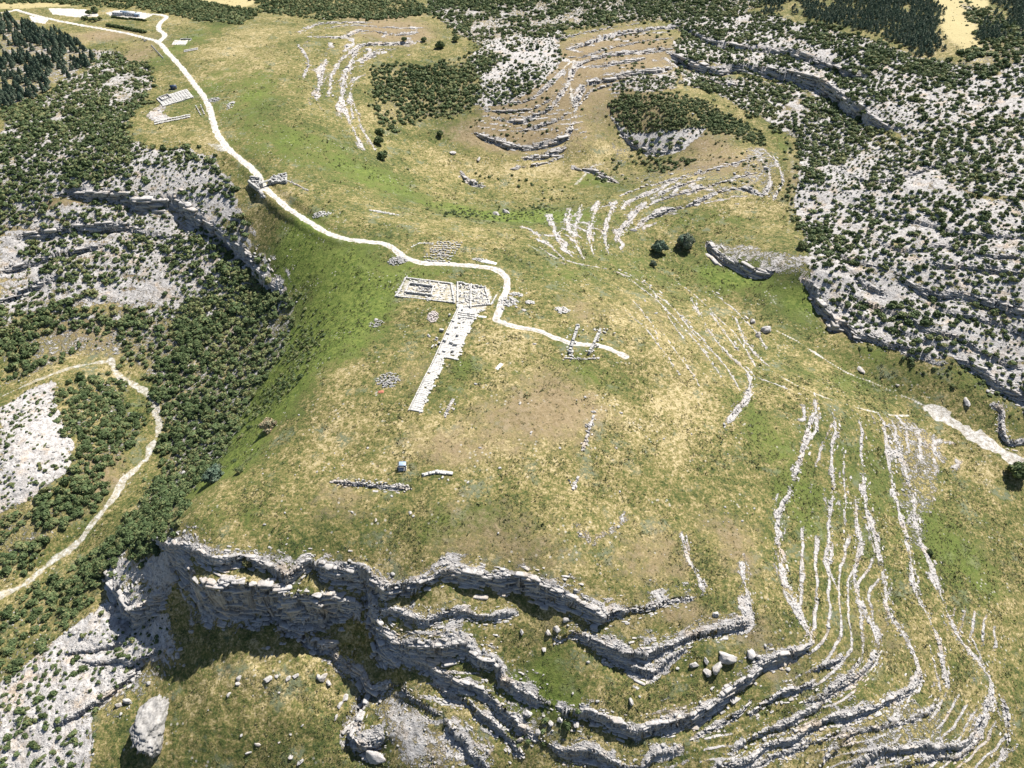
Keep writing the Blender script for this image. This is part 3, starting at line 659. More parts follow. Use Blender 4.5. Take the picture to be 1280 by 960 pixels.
def rock_color(t, pos):
    n1 = noise_node(t, pos, .5, 5, .7)
    mp = N(t, 'ShaderNodeMapping'); mp.inputs['Scale'].default_value = (.5, .5, 2.6)
    t.links.new(pos, mp.inputs['Vector'])
    n2 = noise_node(t, mp.outputs[0], .9, 5, .7)
    n3 = noise_node(t, pos, 1.6, 3, .75)
    v = mth(t, 'ADD', mth(t, 'MULTIPLY', n1, .35), mth(t, 'ADD', mth(t, 'MULTIPLY', n2, .4), mth(t, 'MULTIPLY', n3, .25)))
    col = ramp(t, v, [(.32, (.10, .092, .085)), (.41, (.25, .232, .212)), (.49, (.45, .422, .395)), (.62, (.63, .60, .57))])
    warm = noise_node(t, pos, .12, 3)
    return mixc(t, smooth(t, warm, .5, .75), col, mixc(t, 1.0, col, (1.0, .86, .70), 'MULTIPLY')), v

mat_ground, t, b = new_mat('ground')
geo = N(t, 'ShaderNodeNewGeometry'); pos = geo.outputs['Position']
A1 = N(t, 'ShaderNodeAttribute', attribute_name='cover'); A2 = N(t, 'ShaderNodeAttribute', attribute_name='mood')
s1 = N(t, 'ShaderNodeSeparateColor'); t.links.new(A1.outputs['Color'], s1.inputs[0])
s2 = N(t, 'ShaderNodeSeparateColor'); t.links.new(A2.outputs['Color'], s2.inputs[0])
rk, pt, sw = s1.outputs[0], s1.outputs[1], s1.outputs[2]
gr, dr, so = s2.outputs[0], s2.outputs[1], s2.outputs[2]
nA = noise_node(t, pos, .022, 5, .62, .4); nB = noise_node(t, pos, .10, 5, .65, .5); nC = noise_node(t, pos, .42, 5, .75); nD = noise_node(t, pos, 1.15, 3, .75)
g = mth(t, 'ADD', mth(t, 'MULTIPLY', mth(t, 'SUBTRACT', nA, .5), 1.0), mth(t, 'MULTIPLY', mth(t, 'SUBTRACT', nB, .5), .85))
g = mth(t, 'ADD', g, mth(t, 'ADD', mth(t, 'MULTIPLY', mth(t, 'SUBTRACT', nC, .5), 2.0), mth(t, 'MULTIPLY', mth(t, 'SUBTRACT', nD, .5), 1.7)))
g = mth(t, 'ADD', mth(t, 'ADD', g, .5), mth(t, 'SUBTRACT', mth(t, 'MULTIPLY', gr, .36), mth(t, 'MULTIPLY', dr, .30)))
grass = ramp(t, g, [(.0, (.47, .385, .215)), (.22, (.32, .258, .122)), (.42, (.198, .168, .062)), (.58, (.132, .131, .043)), (.76, (.082, .102, .029)), (1.0, (.034, .050, .017))])
nS = noise_node(t, pos, .2, 5, .65)
nE = noise_node(t, pos, .075, 4, .6)
grass = mixc(t, mth(t, 'MULTIPLY', smooth(t, nE, .56, .66), smooth(t, nC, .42, .56)), grass, (.15, .165, .10))
grass = mixc(t, mth(t, 'MULTIPLY', smooth(t, nE, .44, .34), smooth(t, nD, .50, .62)), grass, (.055, .062, .024))
soilc = mixc(t, smooth(t, nC, .3, .7), (.16, .115, .062), (.36, .27, .17))
sf = smooth(t, mth(t, 'ADD', mth(t, 'MULTIPLY', so, 1.0), mth(t, 'MULTIPLY', mth(t, 'SUBTRACT', mth(t, 'ADD', nS, mth(t, 'MULTIPLY', nC, .6)), .8), 1.1)), .15, .75)
lush = mixc(t, smooth(t, nC, .35, .65), (.075, .115, .022), (.185, .215, .052))
grass = mixc(t, smooth(t, mth(t, 'ADD', mth(t, 'MULTIPLY', gr, .8), mth(t, 'MULTIPLY', mth(t, 'SUBTRACT', nB, .5), 1.2)), .15, .85), grass, lush)
base = mixc(t, mth(t, 'MULTIPLY', sf, .8), grass, soilc)
strawc = mixc(t, nB, (.50, .41, .21), (.42, .36, .18))
base = mixc(t, sw, base, strawc)
# scattered pale stones lying in the grass
vor = N(t, 'ShaderNodeTexVoronoi'); vor.inputs['Scale'].default_value = .42; t.links.new(pos, vor.inputs['Vector'])
st = mth(t, 'MULTIPLY', smooth(t, mth(t, 'SUBTRACT', .24, vor.outputs['Distance']), .0, .07), smooth(t, noise_node(t, pos, .07, 3), .52, .62))
base = mixc(t, mth(t, 'MULTIPLY', st, .65), base, (.46, .43, .37))
rc, rv = rock_color(t, pos)
rf = mth(t, 'ADD', rk, mth(t, 'ADD', mth(t, 'MULTIPLY', mth(t, 'SUBTRACT', nC, .5), 1.3), mth(t, 'ADD', mth(t, 'MULTIPLY', mth(t, 'SUBTRACT', nD, .5), .9), mth(t, 'MULTIPLY', mth(t, 'SUBTRACT', nB, .5), .8))))
rf = smooth(t, rf, .40, .60)
base = mixc(t, rf, base, rc)
pc = mixc(t, smooth(t, noise_node(t, pos, .5, 5, .75), .35, .62), (.34, .30, .235), (.68, .645, .59))
pf = smooth(t, mth(t, 'ADD', pt, mth(t, 'MULTIPLY', mth(t, 'SUBTRACT', nC, .5), .7)), .35, .65)
base = mixc(t, pf, base, pc)
t.links.new(base, b.inputs['Base Color'])
bh = mth(t, 'ADD', mth(t, 'MULTIPLY', nC, .5), mth(t, 'ADD', mth(t, 'MULTIPLY', nD, .3), mth(t, 'MULTIPLY', mth(t, 'MULTIPLY', rv, rf), 1.1)))
bp = N(t, 'ShaderNodeBump'); bp.inputs['Strength'].default_value = .9; bp.inputs['Distance'].default_value = 1.0
t.links.new(bh, bp.inputs['Height']); t.links.new(bp.outputs[0], b.inputs['Normal'])

def stone_mat(name, lo, hi, scale=.9):
    m, t, b = new_mat(name)
    geo = N(t, 'ShaderNodeTexCoord'); oi = N(t, 'ShaderNodeObjectInfo')
    ad = N(t, 'ShaderNodeVectorMath', operation='ADD')
    t.links.new(geo.outputs['Object'], ad.inputs[0])
    cv = N(t, 'ShaderNodeCombineXYZ'); t.links.new(mth(t, 'MULTIPLY', oi.outputs['Random'], 50.0), cv.inputs[0]); t.links.new(cv.outputs[0], ad.inputs[1])
    n1 = noise_node(t, ad.outputs[0], scale, 5, .7)
    n2 = noise_node(t, ad.outputs[0], scale * 4, 3, .7)
    v = mth(t, 'ADD', mth(t, 'MULTIPLY', n1, .6), mth(t, 'MULTIPLY', n2, .4))
    t.links.new(ramp(t, v, [(.3, lo), (.65, hi)]), b.inputs['Base Color'])
    bp = N(t, 'ShaderNodeBump'); bp.inputs['Strength'].default_value = .8; bp.inputs['Distance'].default_value = .25
    t.links.new(v, bp.inputs['Height']); t.links.new(bp.outputs[0], b.inputs['Normal'])
    return m
mat_stone = stone_mat('limestone', (.13, .125, .115), (.66, .64, .60), 1.5)
mat_crag = stone_mat('weathered grey limestone', (.07, .066, .06), (.46, .44, .415), 3.0)
mat_crag.node_tree.nodes['Noise Texture'].inputs['Scale'].default_value = .35
mat_crag.node_tree.nodes['Noise Texture.001'].inputs['Scale'].default_value = 1.3
mat_ashlar = stone_mat('dressed limestone', (.34, .32, .29), (.66, .64, .60), 1.6)
mat_rubble = stone_mat('grey rubble', (.22, .21, .20), (.52, .50, .47), 1.6)
mat_rubble2, t, b = new_mat('bedded limestone')
tc = N(t, 'ShaderNodeNewGeometry')
rc2, rv2 = rock_color(t, tc.outputs['Position'])
t.links.new(mixc(t, mth(t, 'MULTIPLY', tc.outputs['Random Per Island'], .45), rc2, (.36, .34, .315)), b.inputs['Base Color'])
bp = N(t, 'ShaderNodeBump'); bp.inputs['Strength'].default_value = .8; bp.inputs['Distance'].default_value = .5
t.links.new(rv2, bp.inputs['Height']); t.links.new(bp.outputs[0], b.inputs['Normal'])
mat_road, t, b = new_mat('white gravel')
tc = N(t, 'ShaderNodeNewGeometry')
t.links.new(mixc(t, smooth(t, noise_node(t, tc.outputs['Position'], .45, 5, .75), .35, .6), (.34, .30, .245), (.60, .57, .525)), b.inputs['Base Color'])

def leaf_mat(name, dark, light, rand=.35):
    m, t, b = new_mat(name, .75, .2)
    a = N(t, 'ShaderNodeAttribute', attribute_name='tint')
    s = N(t, 'ShaderNodeSeparateColor'); t.links.new(a.outputs['Color'], s.inputs[0])
    oi = N(t, 'ShaderNodeObjectInfo')
    f = mth(t, 'ADD', s.outputs[0], mth(t, 'MULTIPLY', mth(t, 'SUBTRACT', oi.outputs['Random'], .5), rand), clamp=True)
    md = tuple((a + b_) / 2 for a, b_ in zip(dark, light))
    c = ramp(t, f, [(0, dark), (.45, (md[0] * .8, md[1], md[2])), (.8, light), (1, (light[0] * 1.25, light[1] * 1.05, light[2] * 1.1))])
    t.links.new(c, b.inputs['Base Color'])
    tr = N(t, 'ShaderNodeBsdfTranslucent'); t.links.new(c, tr.inputs[0])
    mx = N(t, 'ShaderNodeMixShader'); mx.inputs[0].default_value = .15
    t.links.new(b.outputs[0], mx.inputs[1]); t.links.new(tr.outputs[0], mx.inputs[2])
    t.links.new(mx.outputs[0], t.nodes['Material Output'].inputs['Surface'])
    return m
mat_shrub = leaf_mat('evergreen leaves', (.046, .064, .022), (.20, .225, .095))
mat_pine = leaf_mat('pine needles', (.06, .085, .058), (.185, .22, .15))
mat_pale = leaf_mat('dry blossom', (.10, .09, .045), (.36, .31, .19))
mat_weed = leaf_mat('weeds', (.050, .062, .02), (.30, .26, .12))
mat_bark, t, b = new_mat('bark')
b.inputs['Base Color'].default_value = (.11, .08, .055, 1)
tc = N(t, 'ShaderNodeTexCoord')
t.links.new(mixc(t, noise_node(t, tc.outputs['Object'], 4, 4), (.07, .05, .035), (.17, .13, .10)), b.inputs['Base Color'])

# ------------------------------------------------------------------ ground and roads
idx = np.arange(NR * NC).reshape(NR, NC)
quads = np.stack([idx[:-1, :-1], idx[:-1, 1:], idx[1:, 1:], idx[1:, :-1]], -1).reshape(-1, 4)
Zg = GZ.reshape(NR, NC)
dzx = np.gradient(Zg, axis=1) / np.gradient(GX, axis=1); dzy = np.gradient(Zg, axis=0) / np.gradient(GY, axis=0)
slope = np.sqrt(dzx ** 2 + dzy ** 2).ravel()
stp = sst(.7, 1.8, slope)
fx, fy = -(dzx.ravel()) / (slope + 1e-6), -(dzy.ravel()) / (slope + 1e-6)
al = gx * fy - gy * fx
bulge = fbm(al * .45, GZ * 2.0, 6.0, 3, 301, .5) * 1.9 + fbm(al * .16, GZ, 1.5, 2, 303) * .8 + fbm(al, GZ * .25, 11, 2, 307) * 1.2
bulge = np.where(bulge < -.2, bulge * 1.5, bulge)
me = new_mesh('terrain', np.stack([gx + fx * bulge * stp, gy + fy * bulge * stp, GZ], -1), quads)
set_color(me, 'cover', np.stack([np.clip(rock, 0, 1.2), np.clip(path, 0, 1.2), np.clip(straw, 0, 1)], -1))
set_color(me, 'mood', np.stack([np.clip(green, 0, 1.5), np.clip(dry, 0, 1.5), np.clip(soil, 0, 1.5)], -1))
me.polygons.foreach_set('use_smooth', np.ones(len(me.polygons), bool))
o = link('terrain', me, mat_ground); o['kind'] = 'structure'
for nme, (s, hw) in PATHS.items():
    Q = LINES[nme]
    T = np.gradient(Q[:, :2], axis=0); T /= np.linalg.norm(T, axis=1)[:, None] + 1e-9
    Nn = np.stack([T[:, 1], -T[:, 0]], 1)
    offs = np.linspace(-1, 1, 7)
    s_ = np.arange(len(Q))
    co = []
    for q in offs:
        ww = hw * (1 + .34 * fbm(s_ * 1.0, np.zeros(len(Q)) + (9 if q > 0 else 3), 8, 3, 4))
        p = Q[:, :2] + Nn * (q * ww)[:, None]
        co.append(np.c_[p, Q[:, 2] + .16 - .17 * abs(q) ** 3 + .05 * (abs(q) < .2)])
    co = np.stack(co, 1)
    ii = np.arange(len(Q) * 7).reshape(len(Q), 7)
    qd = np.stack([ii[:-1, :-1], ii[:-1, 1:], ii[1:, 1:], ii[1:, :-1]], -1).reshape(-1, 4)
    o = link({'road': 'road', 'spur': 'side_road', 'track': 'path', 'trail': 'footpath'}[nme], new_mesh(nme, co.reshape(-1, 3), qd), mat_road); o['kind'] = 'structure'

# ------------------------------------------------------------------ plants
def cube_sphere(n):
    vs, fs = [], []
    for ax in range(3):
        for sg in (-1, 1):
            b0 = len(vs)
            for i in range(n + 1):
                for j in range(n + 1):
                    a, b = math.tan((i / n - .5) * math.pi / 2), math.tan((j / n - .5) * math.pi / 2)
                    v = [0, 0, 0]; v[ax] = sg; v[(ax + 1) % 3] = a * sg; v[(ax + 2) % 3] = b
                    vs.append(v)
            for i in range(n):
                for j in range(n):
                    q = b0 + i * (n + 1) + j
                    fs.append((q, q + n + 1, q + n + 2, q + 1))
    v = np.array(vs, float); v /= np.linalg.norm(v, axis=1)[:, None]
    key = {}; mp = []
    out = []
    for p in v:
        k = tuple(np.round(p, 4))
        if k not in key: key[k] = len(out); out.append(p)
        mp.append(key[k])
    return np.array(out), np.array([[mp[i] for i in f] for f in fs])
def rand_unit(r, n):
    v = r.normal(size=(n, 3)); return v / np.linalg.norm(v, axis=1)[:, None]
def cards(r, C, Nn, size, aspect=1.0):
    """one leaf-spray quad per centre, roughly facing its normal"""
    n = len(C)
    up = rand_unit(r, n)
    nn = Nn + 0.75 * rand_unit(r, n); nn /= np.linalg.norm(nn, axis=1)[:, None]
    a = np.cross(nn, up); a /= np.linalg.norm(a, axis=1)[:, None] + 1e-9
    b = np.cross(nn, a)
    s = (size * r.uniform(.6, 1.35, n))[:, None] if np.ndim(size) == 0 else (size * r.uniform(.7, 1.3, n))[:, None]
    V = np.stack([C - a * s, C - b * s * .6 * aspect + nn * s * .15, C + a * s, C + b * s * .6 * aspect - nn * s * .15], 1).reshape(-1, 3)
    return V, np.arange(n * 4).reshape(-1, 4)
def bush_arrays(seed, nleaf, core_n=3, size=.19, tall=.85, lumps=6):
    r = np.random.default_rng(seed)
    L = [np.array([0, 0, tall * .45, .60])]
    for k in range(lumps):
        a = k / lumps * 6.283 + r.uniform(-.4, .4); d = r.uniform(.30, .74)
        L.append(np.array([math.cos(a) * d, math.sin(a) * d, r.uniform(.18, .62) * tall, r.uniform(.22, .46)]))
    L = np.array(L)
    V, Fq, T = [], [], []
    off = 0
    cv, cf = cube_sphere(core_n)
    for i, l in enumerate(L if core_n > 2 else L[:3]):
        p = cv * l[3] * (.86 if core_n > 2 else .95) * (1 + .18 * np.sin(cv[:, :1] * 7 + seed) * np.cos(cv[:, 1:2] * 5 + i)) + l[:3]
        if core_n > 2 and i > 0:
            pass
        p[:, 2] = np.maximum(p[:, 2], -.12)
        V.append(p); Fq.append(cf + off); off += len(p); T.append(np.full(len(p), .25) + r.uniform(-.05, .12))
    k = r.choice(len(L), nleaf, p=(L[:, 3] ** 2) / (L[:, 3] ** 2).sum())
    d = rand_unit(r, nleaf); d[:, 2] = np.abs(d[:, 2]) * 1.0 - .25; d /= np.linalg.norm(d, axis=1)[:, None]
    C = L[k, :3] + d * (L[k, 3] * r.uniform(.86, 1.22, nleaf))[:, None]
    C[:, 2] = np.maximum(C[:, 2], .0)
    lv, lf = cards(r, C, d, size)
    lump_t = r.uniform(.3, .7, len(L))
    V.append(lv); Fq.append(lf + off)
    T.append(np.repeat(np.clip(lump_t[k] + r.uniform(-.28, .32, nleaf), 0, 1), 4))
    return np.vstack(V), np.vstack(Fq), np.concatenate(T)
def pine_arrays(seed, nleaf, h=2.6):
    r = np.random.default_rng(seed)
    cv, cf = cube_sphere(2)
    core = cv.copy(); core[:, 2] = (core[:, 2] * .5 + .5)
    rad = (1 - core[:, 2]) * .62 + .06
    core = np.c_[cv[:, 0] * rad, cv[:, 1] * rad, .35 + core[:, 2] * (h - .45)]
    t = r.uniform(0, 1, nleaf) ** 1.25
    a = r.uniform(0, 6.283, nleaf)
    lay = np.sin(t * 28 + r.uniform(0, 6)) * .10
    q = (1 - t) ** .8 * .95 * r.uniform(.72, 1.12, nleaf) + .05 + lay * (1 - t)
    C = np.c_[np.cos(a) * q, np.sin(a) * q, .28 + t * (h - .25)]
    d = np.c_[np.cos(a), np.sin(a), np.full(nleaf, .45)]; d /= np.linalg.norm(d, axis=1)[:, None]
    lv, lf = cards(r, C, d, .23, 1.2)
    return np.vstack([core, lv]), np.vstack([cf, lf + len(core)]), np.concatenate([np.full(len(core), .25), np.repeat(np.clip(.5 + r.uniform(-.4, .4, nleaf), 0, 1), 4)])
def mesh_from(name, arr, mat):
    me = new_mesh(name, arr[0], arr[1]); set_color(me, 'tint', np.repeat(arr[2][:, None], 3, 1)); me.materials.append(mat)
    return me
def merge(name, temps, pts, sc, mat, tints, seed=0, ang=None):
    """pts (n,3), sc (n,) or (n,3): one mesh"""
    r = np.random.default_rng(seed)
    Vs, Fs, Ts, off = [], [], [], 0
    which = r.integers(0, len(temps), len(pts))
    if ang is None: ang = r.uniform(0, 6.283, len(pts))
    for w, (tv, tf, tt) in enumerate(temps):
        m = np.nonzero(which == w)[0]
        if not len(m): continue
        c, s = np.cos(ang[m]), np.sin(ang[m])
        k = sc[m] if sc.ndim == 2 else np.repeat(sc[m][:, None], 3, 1)
        X = tv[None, :, 0] * k[:, :1]; Y = tv[None, :, 1] * k[:, 1:2]; Z = tv[None, :, 2] * k[:, 2:3]
        V = np.stack([X * c[:, None] - Y * s[:, None], X * s[:, None] + Y * c[:, None], Z], -1) + pts[m][:, None, :]
        Vs.append(V.reshape(-1, 3)); Fs.append((tf[None] + (np.arange(len(m)) * len(tv))[:, None, None] + off).reshape(-1, 4))
        Ts.append(np.clip(tt[None] + tints[m][:, None], 0, 1).ravel()); off += len(m) * len(tv)
    me = new_mesh(name, np.vstack(Vs), np.vstack(Fs)); set_color(me, 'tint', np.repeat(np.concatenate(Ts)[:, None], 3, 1))
    return link(name, me, mat)

pathz, rockz = mesh_z_of(path), mesh_z_of(rock)
def scatter(P, cover, rr, seed):
    r = np.random.default_rng(seed)
    rm = (rr[0] + rr[1]) / 2
    cell = math.sqrt(math.pi * rm * rm / min(cover * 1.6, 1.75))
    x0, y0, x1, y1 = P[:, 0].min(), P[:, 1].min(), P[:, 0].max(), P[:, 1].max()
    nx, ny = int((x1 - x0) / cell) + 2, int((y1 - y0) / cell) + 2
    I, J = np.meshgrid(np.arange(nx), np.arange(ny))
    x = x0 + (I.ravel() + (J.ravel() % 2) * .5 + r.uniform(-.48, .48, I.size)) * cell
    y = y0 + (J.ravel() + r.uniform(-.48, .48, I.size)) * cell
    wx, wy = x + fbm(x, y, 22, 3, 31) * 10 + r.normal(0, 3.0, len(x)), y + fbm(x, y, 22, 3, 47) * 10 + r.normal(0, 3.0, len(x))
    keep = inside(P, wx, wy)
    dens = fbm(x, y, 17, 3, seed * 3 + 1) * .75 + fbm(x, y, 60, 2, seed * 3 + 2) * .6
    keep &= r.uniform(-.5, .5, len(x)) * .5 + dens < (0.28 if cover > .6 else .16 if cover > .3 else .05)
    if not keep.any(): return np.zeros((0, 4))
    x, y = x[keep], y[keep]
    k = pathz(x, y) < .45
    x, y = x[k], y[k]
    rad = rr[0] + (rr[1] - rr[0]) * r.beta(1.5, 2.2, len(x)) * 1.25 - .28 * rr[0] * r.uniform(0, 1, len(x)) ** 2
    rad *= np.clip(1 + fbm(x, y, 25, 2, 71) * .3, .6, 1.4)
    return np.c_[x, y, mz(x, y), rad]
GROUPS = {
 'upland': ('dark green rounded shrub on the upland left of the white road', 'shrubs on the upland left of the white road'),
 'ledges': ('dark green rounded shrub on the ledged slope above the left gorge', 'shrubs on the ledged slope above the left gorge'),
 'gorge': ('leafy green shrub crowding the gorge beside the dry stream bed', 'shrubs filling the gorge by the dry stream bed'),
 'slab': ('small dark shrub growing on bare white rock in the lower left', 'small shrubs on the bare white rock at the lower left'),
 'far': ('dark shrub on the far slope beyond the plateau', 'shrubs on the far slopes'),
 'knoll': ('dark shrub on the small knoll across the valley', 'shrubs on the knoll across the valley'),
 'hillside': ('dark shrub dotting the pale hillside at the right', 'shrubs dotting the pale right hillside'),
 'rim': ('dark shrub on the grey rocky rim above the right valley', 'shrubs on the grey rock rim above the right valley'),
 'flank': ('small low bush on the green grassy flank left of the plateau', 'small bushes on the green flank of the plateau'),
 'bowl': ('small dark bush scattered in the grassy bowl beyond the plateau', 'small bushes in the grassy bowl'),
 'outer': ('dark rounded shrub on the slopes at the sides of the picture', 'shrubs on the outer slopes'),
 'gully': ('green bush in the rocky gully among the front terraces', 'bushes in the front gully'),
}
allb, grp_of = [], []
pines = None
for q, (kind, s, cover, rr, bare, grp) in enumerate(REG):
    B = scatter(poly_world(s), cover, rr, 100 + q)
    if kind == 'pine': pines = B
    elif len(B):
        allb.append(B); grp_of += [grp] * len(B)
for q, (kind, s, cover, rr, bare, grp) in enumerate(REG):
    if kind == 'shrub' and bare > .2:
        B = scatter(poly_world(s), .16, (.5, 1.2), 700 + q)
        if len(B): allb.append(B); grp_of += [grp] * len(B)
allb = np.vstack(allb); grp_of = np.array(grp_of)
def seen(B, marg=8):
    px, py, dep = project(B[:, 0], B[:, 1], B[:, 2] + B[:, 3] * .5)
    inn = (px > -marg) & (px < 1280 + marg) & (py > -marg) & (py < 960 + marg)
    hx, hy = hitm(px, py)
    vis = np.hypot(hx - B[:, 0], hy - B[:, 1]) < B[:, 3] * 2.2 + 1.5
    return px, py, dep, inn & vis
px, py, dep, ok = seen(allb)
order = np.argsort(-np.where(ok, allb[:, 3] / dep, 0))
near = order[:296]; rest = order[296:]
shrub_meshes = [mesh_from('shrub', bush_arrays(300 + i, 300, 3, .17, .8 + .1 * (i % 3), 5 + i % 3), mat_shrub) for i in range(8)]
r_ = np.random.default_rng(5)
proto = None
for i in near:
    x, y, z, rad = allb[i]
    if proto is None:
        o = proto = link('shrub', shrub_meshes[0])
    else:
        o = proto.copy(); o.data = shrub_meshes[r_.integers(8)]; COL.objects.link(o)
    o.location = (x, y, z - .05 * rad); o.rotation_euler = (0, 0, r_.uniform(0, 6.28)); o.scale = (rad * r_.uniform(.75, 1.3), rad * r_.uniform(.75, 1.3), rad * r_.uniform(.6, 1.1))
    lab, gp = GROUPS[grp_of[i]]
    tag(o, lab, 'shrub', gp)
lod2 = [bush_arrays(400 + i, 110, 2, .25, .85, 5) for i in range(8)]
lod3 = [bush_arrays(500 + i, 60, 2, .30, .85, 5) for i in range(6)]
d_ = dep[rest]
tn = r_.uniform(-.32, .3, len(rest)) + fbm(allb[rest, 0], allb[rest, 1], 40, 2, 15) * .2
pts = allb[rest, :3] - np.array([0, 0, .05]) * allb[rest, 3:4]
m1 = d_ < 430
parts = []
lod_all = lod2 + lod3
sc3 = allb[rest, 3:4] * np.c_[r_.uniform(.72, 1.35, len(rest)), r_.uniform(.72, 1.35, len(rest)), r_.uniform(.55, 1.15, len(rest))]
o = merge('scrub', lod2, pts[m1], sc3[m1], mat_shrub, tn[m1], 1)
o2 = merge('scrub_far', lod3, pts[~m1], sc3[~m1], mat_shrub, tn[~m1], 2)
# join both levels of detail into the one mass of scrub
a, b2 = o.data, o2.data
def arr_of(me):
    co = np.empty(len(me.vertices) * 3, np.float32); me.vertices.foreach_get('co', co)
    vi = np.empty(len(me.loops), np.int32); me.loops.foreach_get('vertex_index', vi)
    tc = np.empty(len(me.vertices) * 4, np.float32); me.color_attributes['tint'].data.foreach_get('color', tc)
    return co.reshape(-1, 3), vi.reshape(-1, 4), tc.reshape(-1, 4)[:, :3]
c1, f1, t1 = arr_of(a); c2, f2, t2 = arr_of(b2)
bpy.data.objects.remove(o); bpy.data.objects.remove(o2)
me = new_mesh('scrub', np.vstack([c1, c2]), np.vstack([f1, f2 + len(c1)])); set_color(me, 'tint', np.vstack([t1, t2]))
o = link('scrub', me, mat_shrub); o['kind'] = 'stuff'

# pines of the upper left, each a tree; the dense wood at the upper right, one mass
def tube_arrays(p, r, n=7):
    p = np.asarray(p, float); V = []
    for q, rr in zip(p, r):
        a = np.arange(n) / n * 6.283
        V.append(np.c_[q[0] + np.cos(a) * rr, q[1] + np.sin(a) * rr, np.full(n, q[2])])
    V = np.vstack(V)
    Fq = [(i * n + j, i * n + (j + 1) % n, (i + 1) * n + (j + 1) % n, (i + 1) * n + j) for i in range(len(p) - 1) for j in range(n)]
    return V, np.array(Fq)
pine_meshes = [mesh_from('crown', pine_arrays(40 + i, 300, 1.9 + .2 * (i % 3)), mat_pine) for i in range(6)]
tv, tf = tube_arrays([(0, 0, -.2), (0, 0, .6), (.03, 0, 2.0)], [.10, .08, .03])
trunk_me = new_mesh('trunk', tv, tf); trunk_me.materials.append(mat_bark)
p_ = seen(pines)
sel = np.argsort(-np.where(p_[3], pines[:, 3] / p_[2], 0))[:300]
for i in sel:
    x, y, z, rad = pines[i]
    root = bpy.data.objects.new('pine_tree', None); COL.objects.link(root)
    root.location = (x, y, z); root.rotation_euler = (0, 0, r_.uniform(0, 6.28)); root.scale = (rad * .95, rad * .95, rad * r_.uniform(.95, 1.35))
    tag(root, 'dark conical pine in the plantation at the upper left corner', 'pine tree', 'pines of the upper left plantation')
    link('crown', pine_meshes[r_.integers(6)], parent=root); link('trunk', trunk_me, parent=root)
W = [scatter(poly_world(s), .95, (1.9, 2.7), 900 + k) for k, s in enumerate((
    '940,-14 1162,-14 1174,20 1180,52 1166,70 1140,66 1120,54 1060,32 1000,22 950,16', '1234,-14 1300,-14 1300,48 1250,48 1228,58 1222,42 1238,22'))]
W = np.vstack(W)
o = merge('pine_forest', [pine_arrays(60 + i, 80, 1.8) for i in range(6)], W[:, :3], W[:, 3], mat_pine, r_.uniform(-.2, .2, len(W)) - .05, 3)
o['kind'] = 'stuff'

# single trees
def at(px, py):
    x, y = hitm(px, py); z = mz(x, y)
    return float(x[0]), float(y[0]), float(z[0])
def tree(px, py, rpx, label, mat=mat_shrub, tall=1.1, name='tree', seed=1, cat='tree', size=.13, group=None):
    x, y, z = at(px, py)
    k = rpx * float(project(x, y, z)[2]) / F
    root = bpy.data.objects.new(name, None); COL.objects.link(root); root.location = (x, y, z)
    tag(root, label, cat, group)
    a = bush_arrays(seed, 800, 3, size, tall, 8)
    a[0][:, 2] += .22
    link('crown', mesh_from('crown', (a[0] * k, a[1], a[2]), mat), parent=root)
    tv, tf = tube_arrays([(0, 0, -.3), (.02 * k, 0, .25 * k), (.05 * k, .03 * k, .7 * k)], [.10 * k, .075 * k, .04 * k])
    link('trunk', new_mesh('trunk', tv, tf), mat_bark, parent=root)
    return root
tree(857, 309, 13, 'big blue green oak standing on the grass across the right valley, the larger of two', mat_pine, 1.15, seed=11)
tree(824, 314, 11, 'rounded blue green oak left of the bigger one across the right valley', mat_pine, 1.0, seed=12)
tree(337, 536, 11, 'pale straw coloured tree on the edge of the green flank, left of the plateau', mat_pale, 1.0, seed=13)
tree(1270, 594, 14, 'round dark tree below the white strip at the right edge', mat_shrub, .9, seed=14)
tree(270, 598, 13, 'greyish round tree at the foot of the green flank beside the gorge', mat_pine, .8, seed=15)
tree(310, 706, 8, 'bright green bush tree growing on the upper ledge of the front cliff', mat_weed, 1.1, seed=16)
tree(816, 332, 5, 'small bare looking dark tree below the two oaks', mat_pine, 1.2, seed=17)
tree(1161, 692, 4.5, 'small dark bush at the end of a white terrace on the right slope', mat_shrub, 1.0, seed=18, cat='bush')
tree(300, 590, 5, 'dark little tree beside a pale rock on the plateau flank edge', mat_shrub, 1.2, seed=19)
for k, (qx, qy, rr) in enumerate([(476, 168, 6), (474, 180, 7), (478, 199, 7), (550, 170, 5), (1002, 310, 6), (505, 52, 4), (530, 52, 4), (550, 60, 6), (570, 52, 5)]):
    tree(qx, qy, rr, ['dark tree at the head of the grassy bowl, below the scrub wood', 'round tree along the bowl stream, second below the scrub wood', 'round tree along the bowl stream, lowest of its line', 'lone bush in the middle of the grassy bowl',
                      'dark tree on the rocky nose at the right', 'small dark bush on the far pale terrace', 'second small dark bush on the far pale terrace', 'dark bush at the right end of the far pale terrace', 'dark bush behind the far pale terrace'][k], mat_shrub, 1.0, seed=30 + k, size=.2)

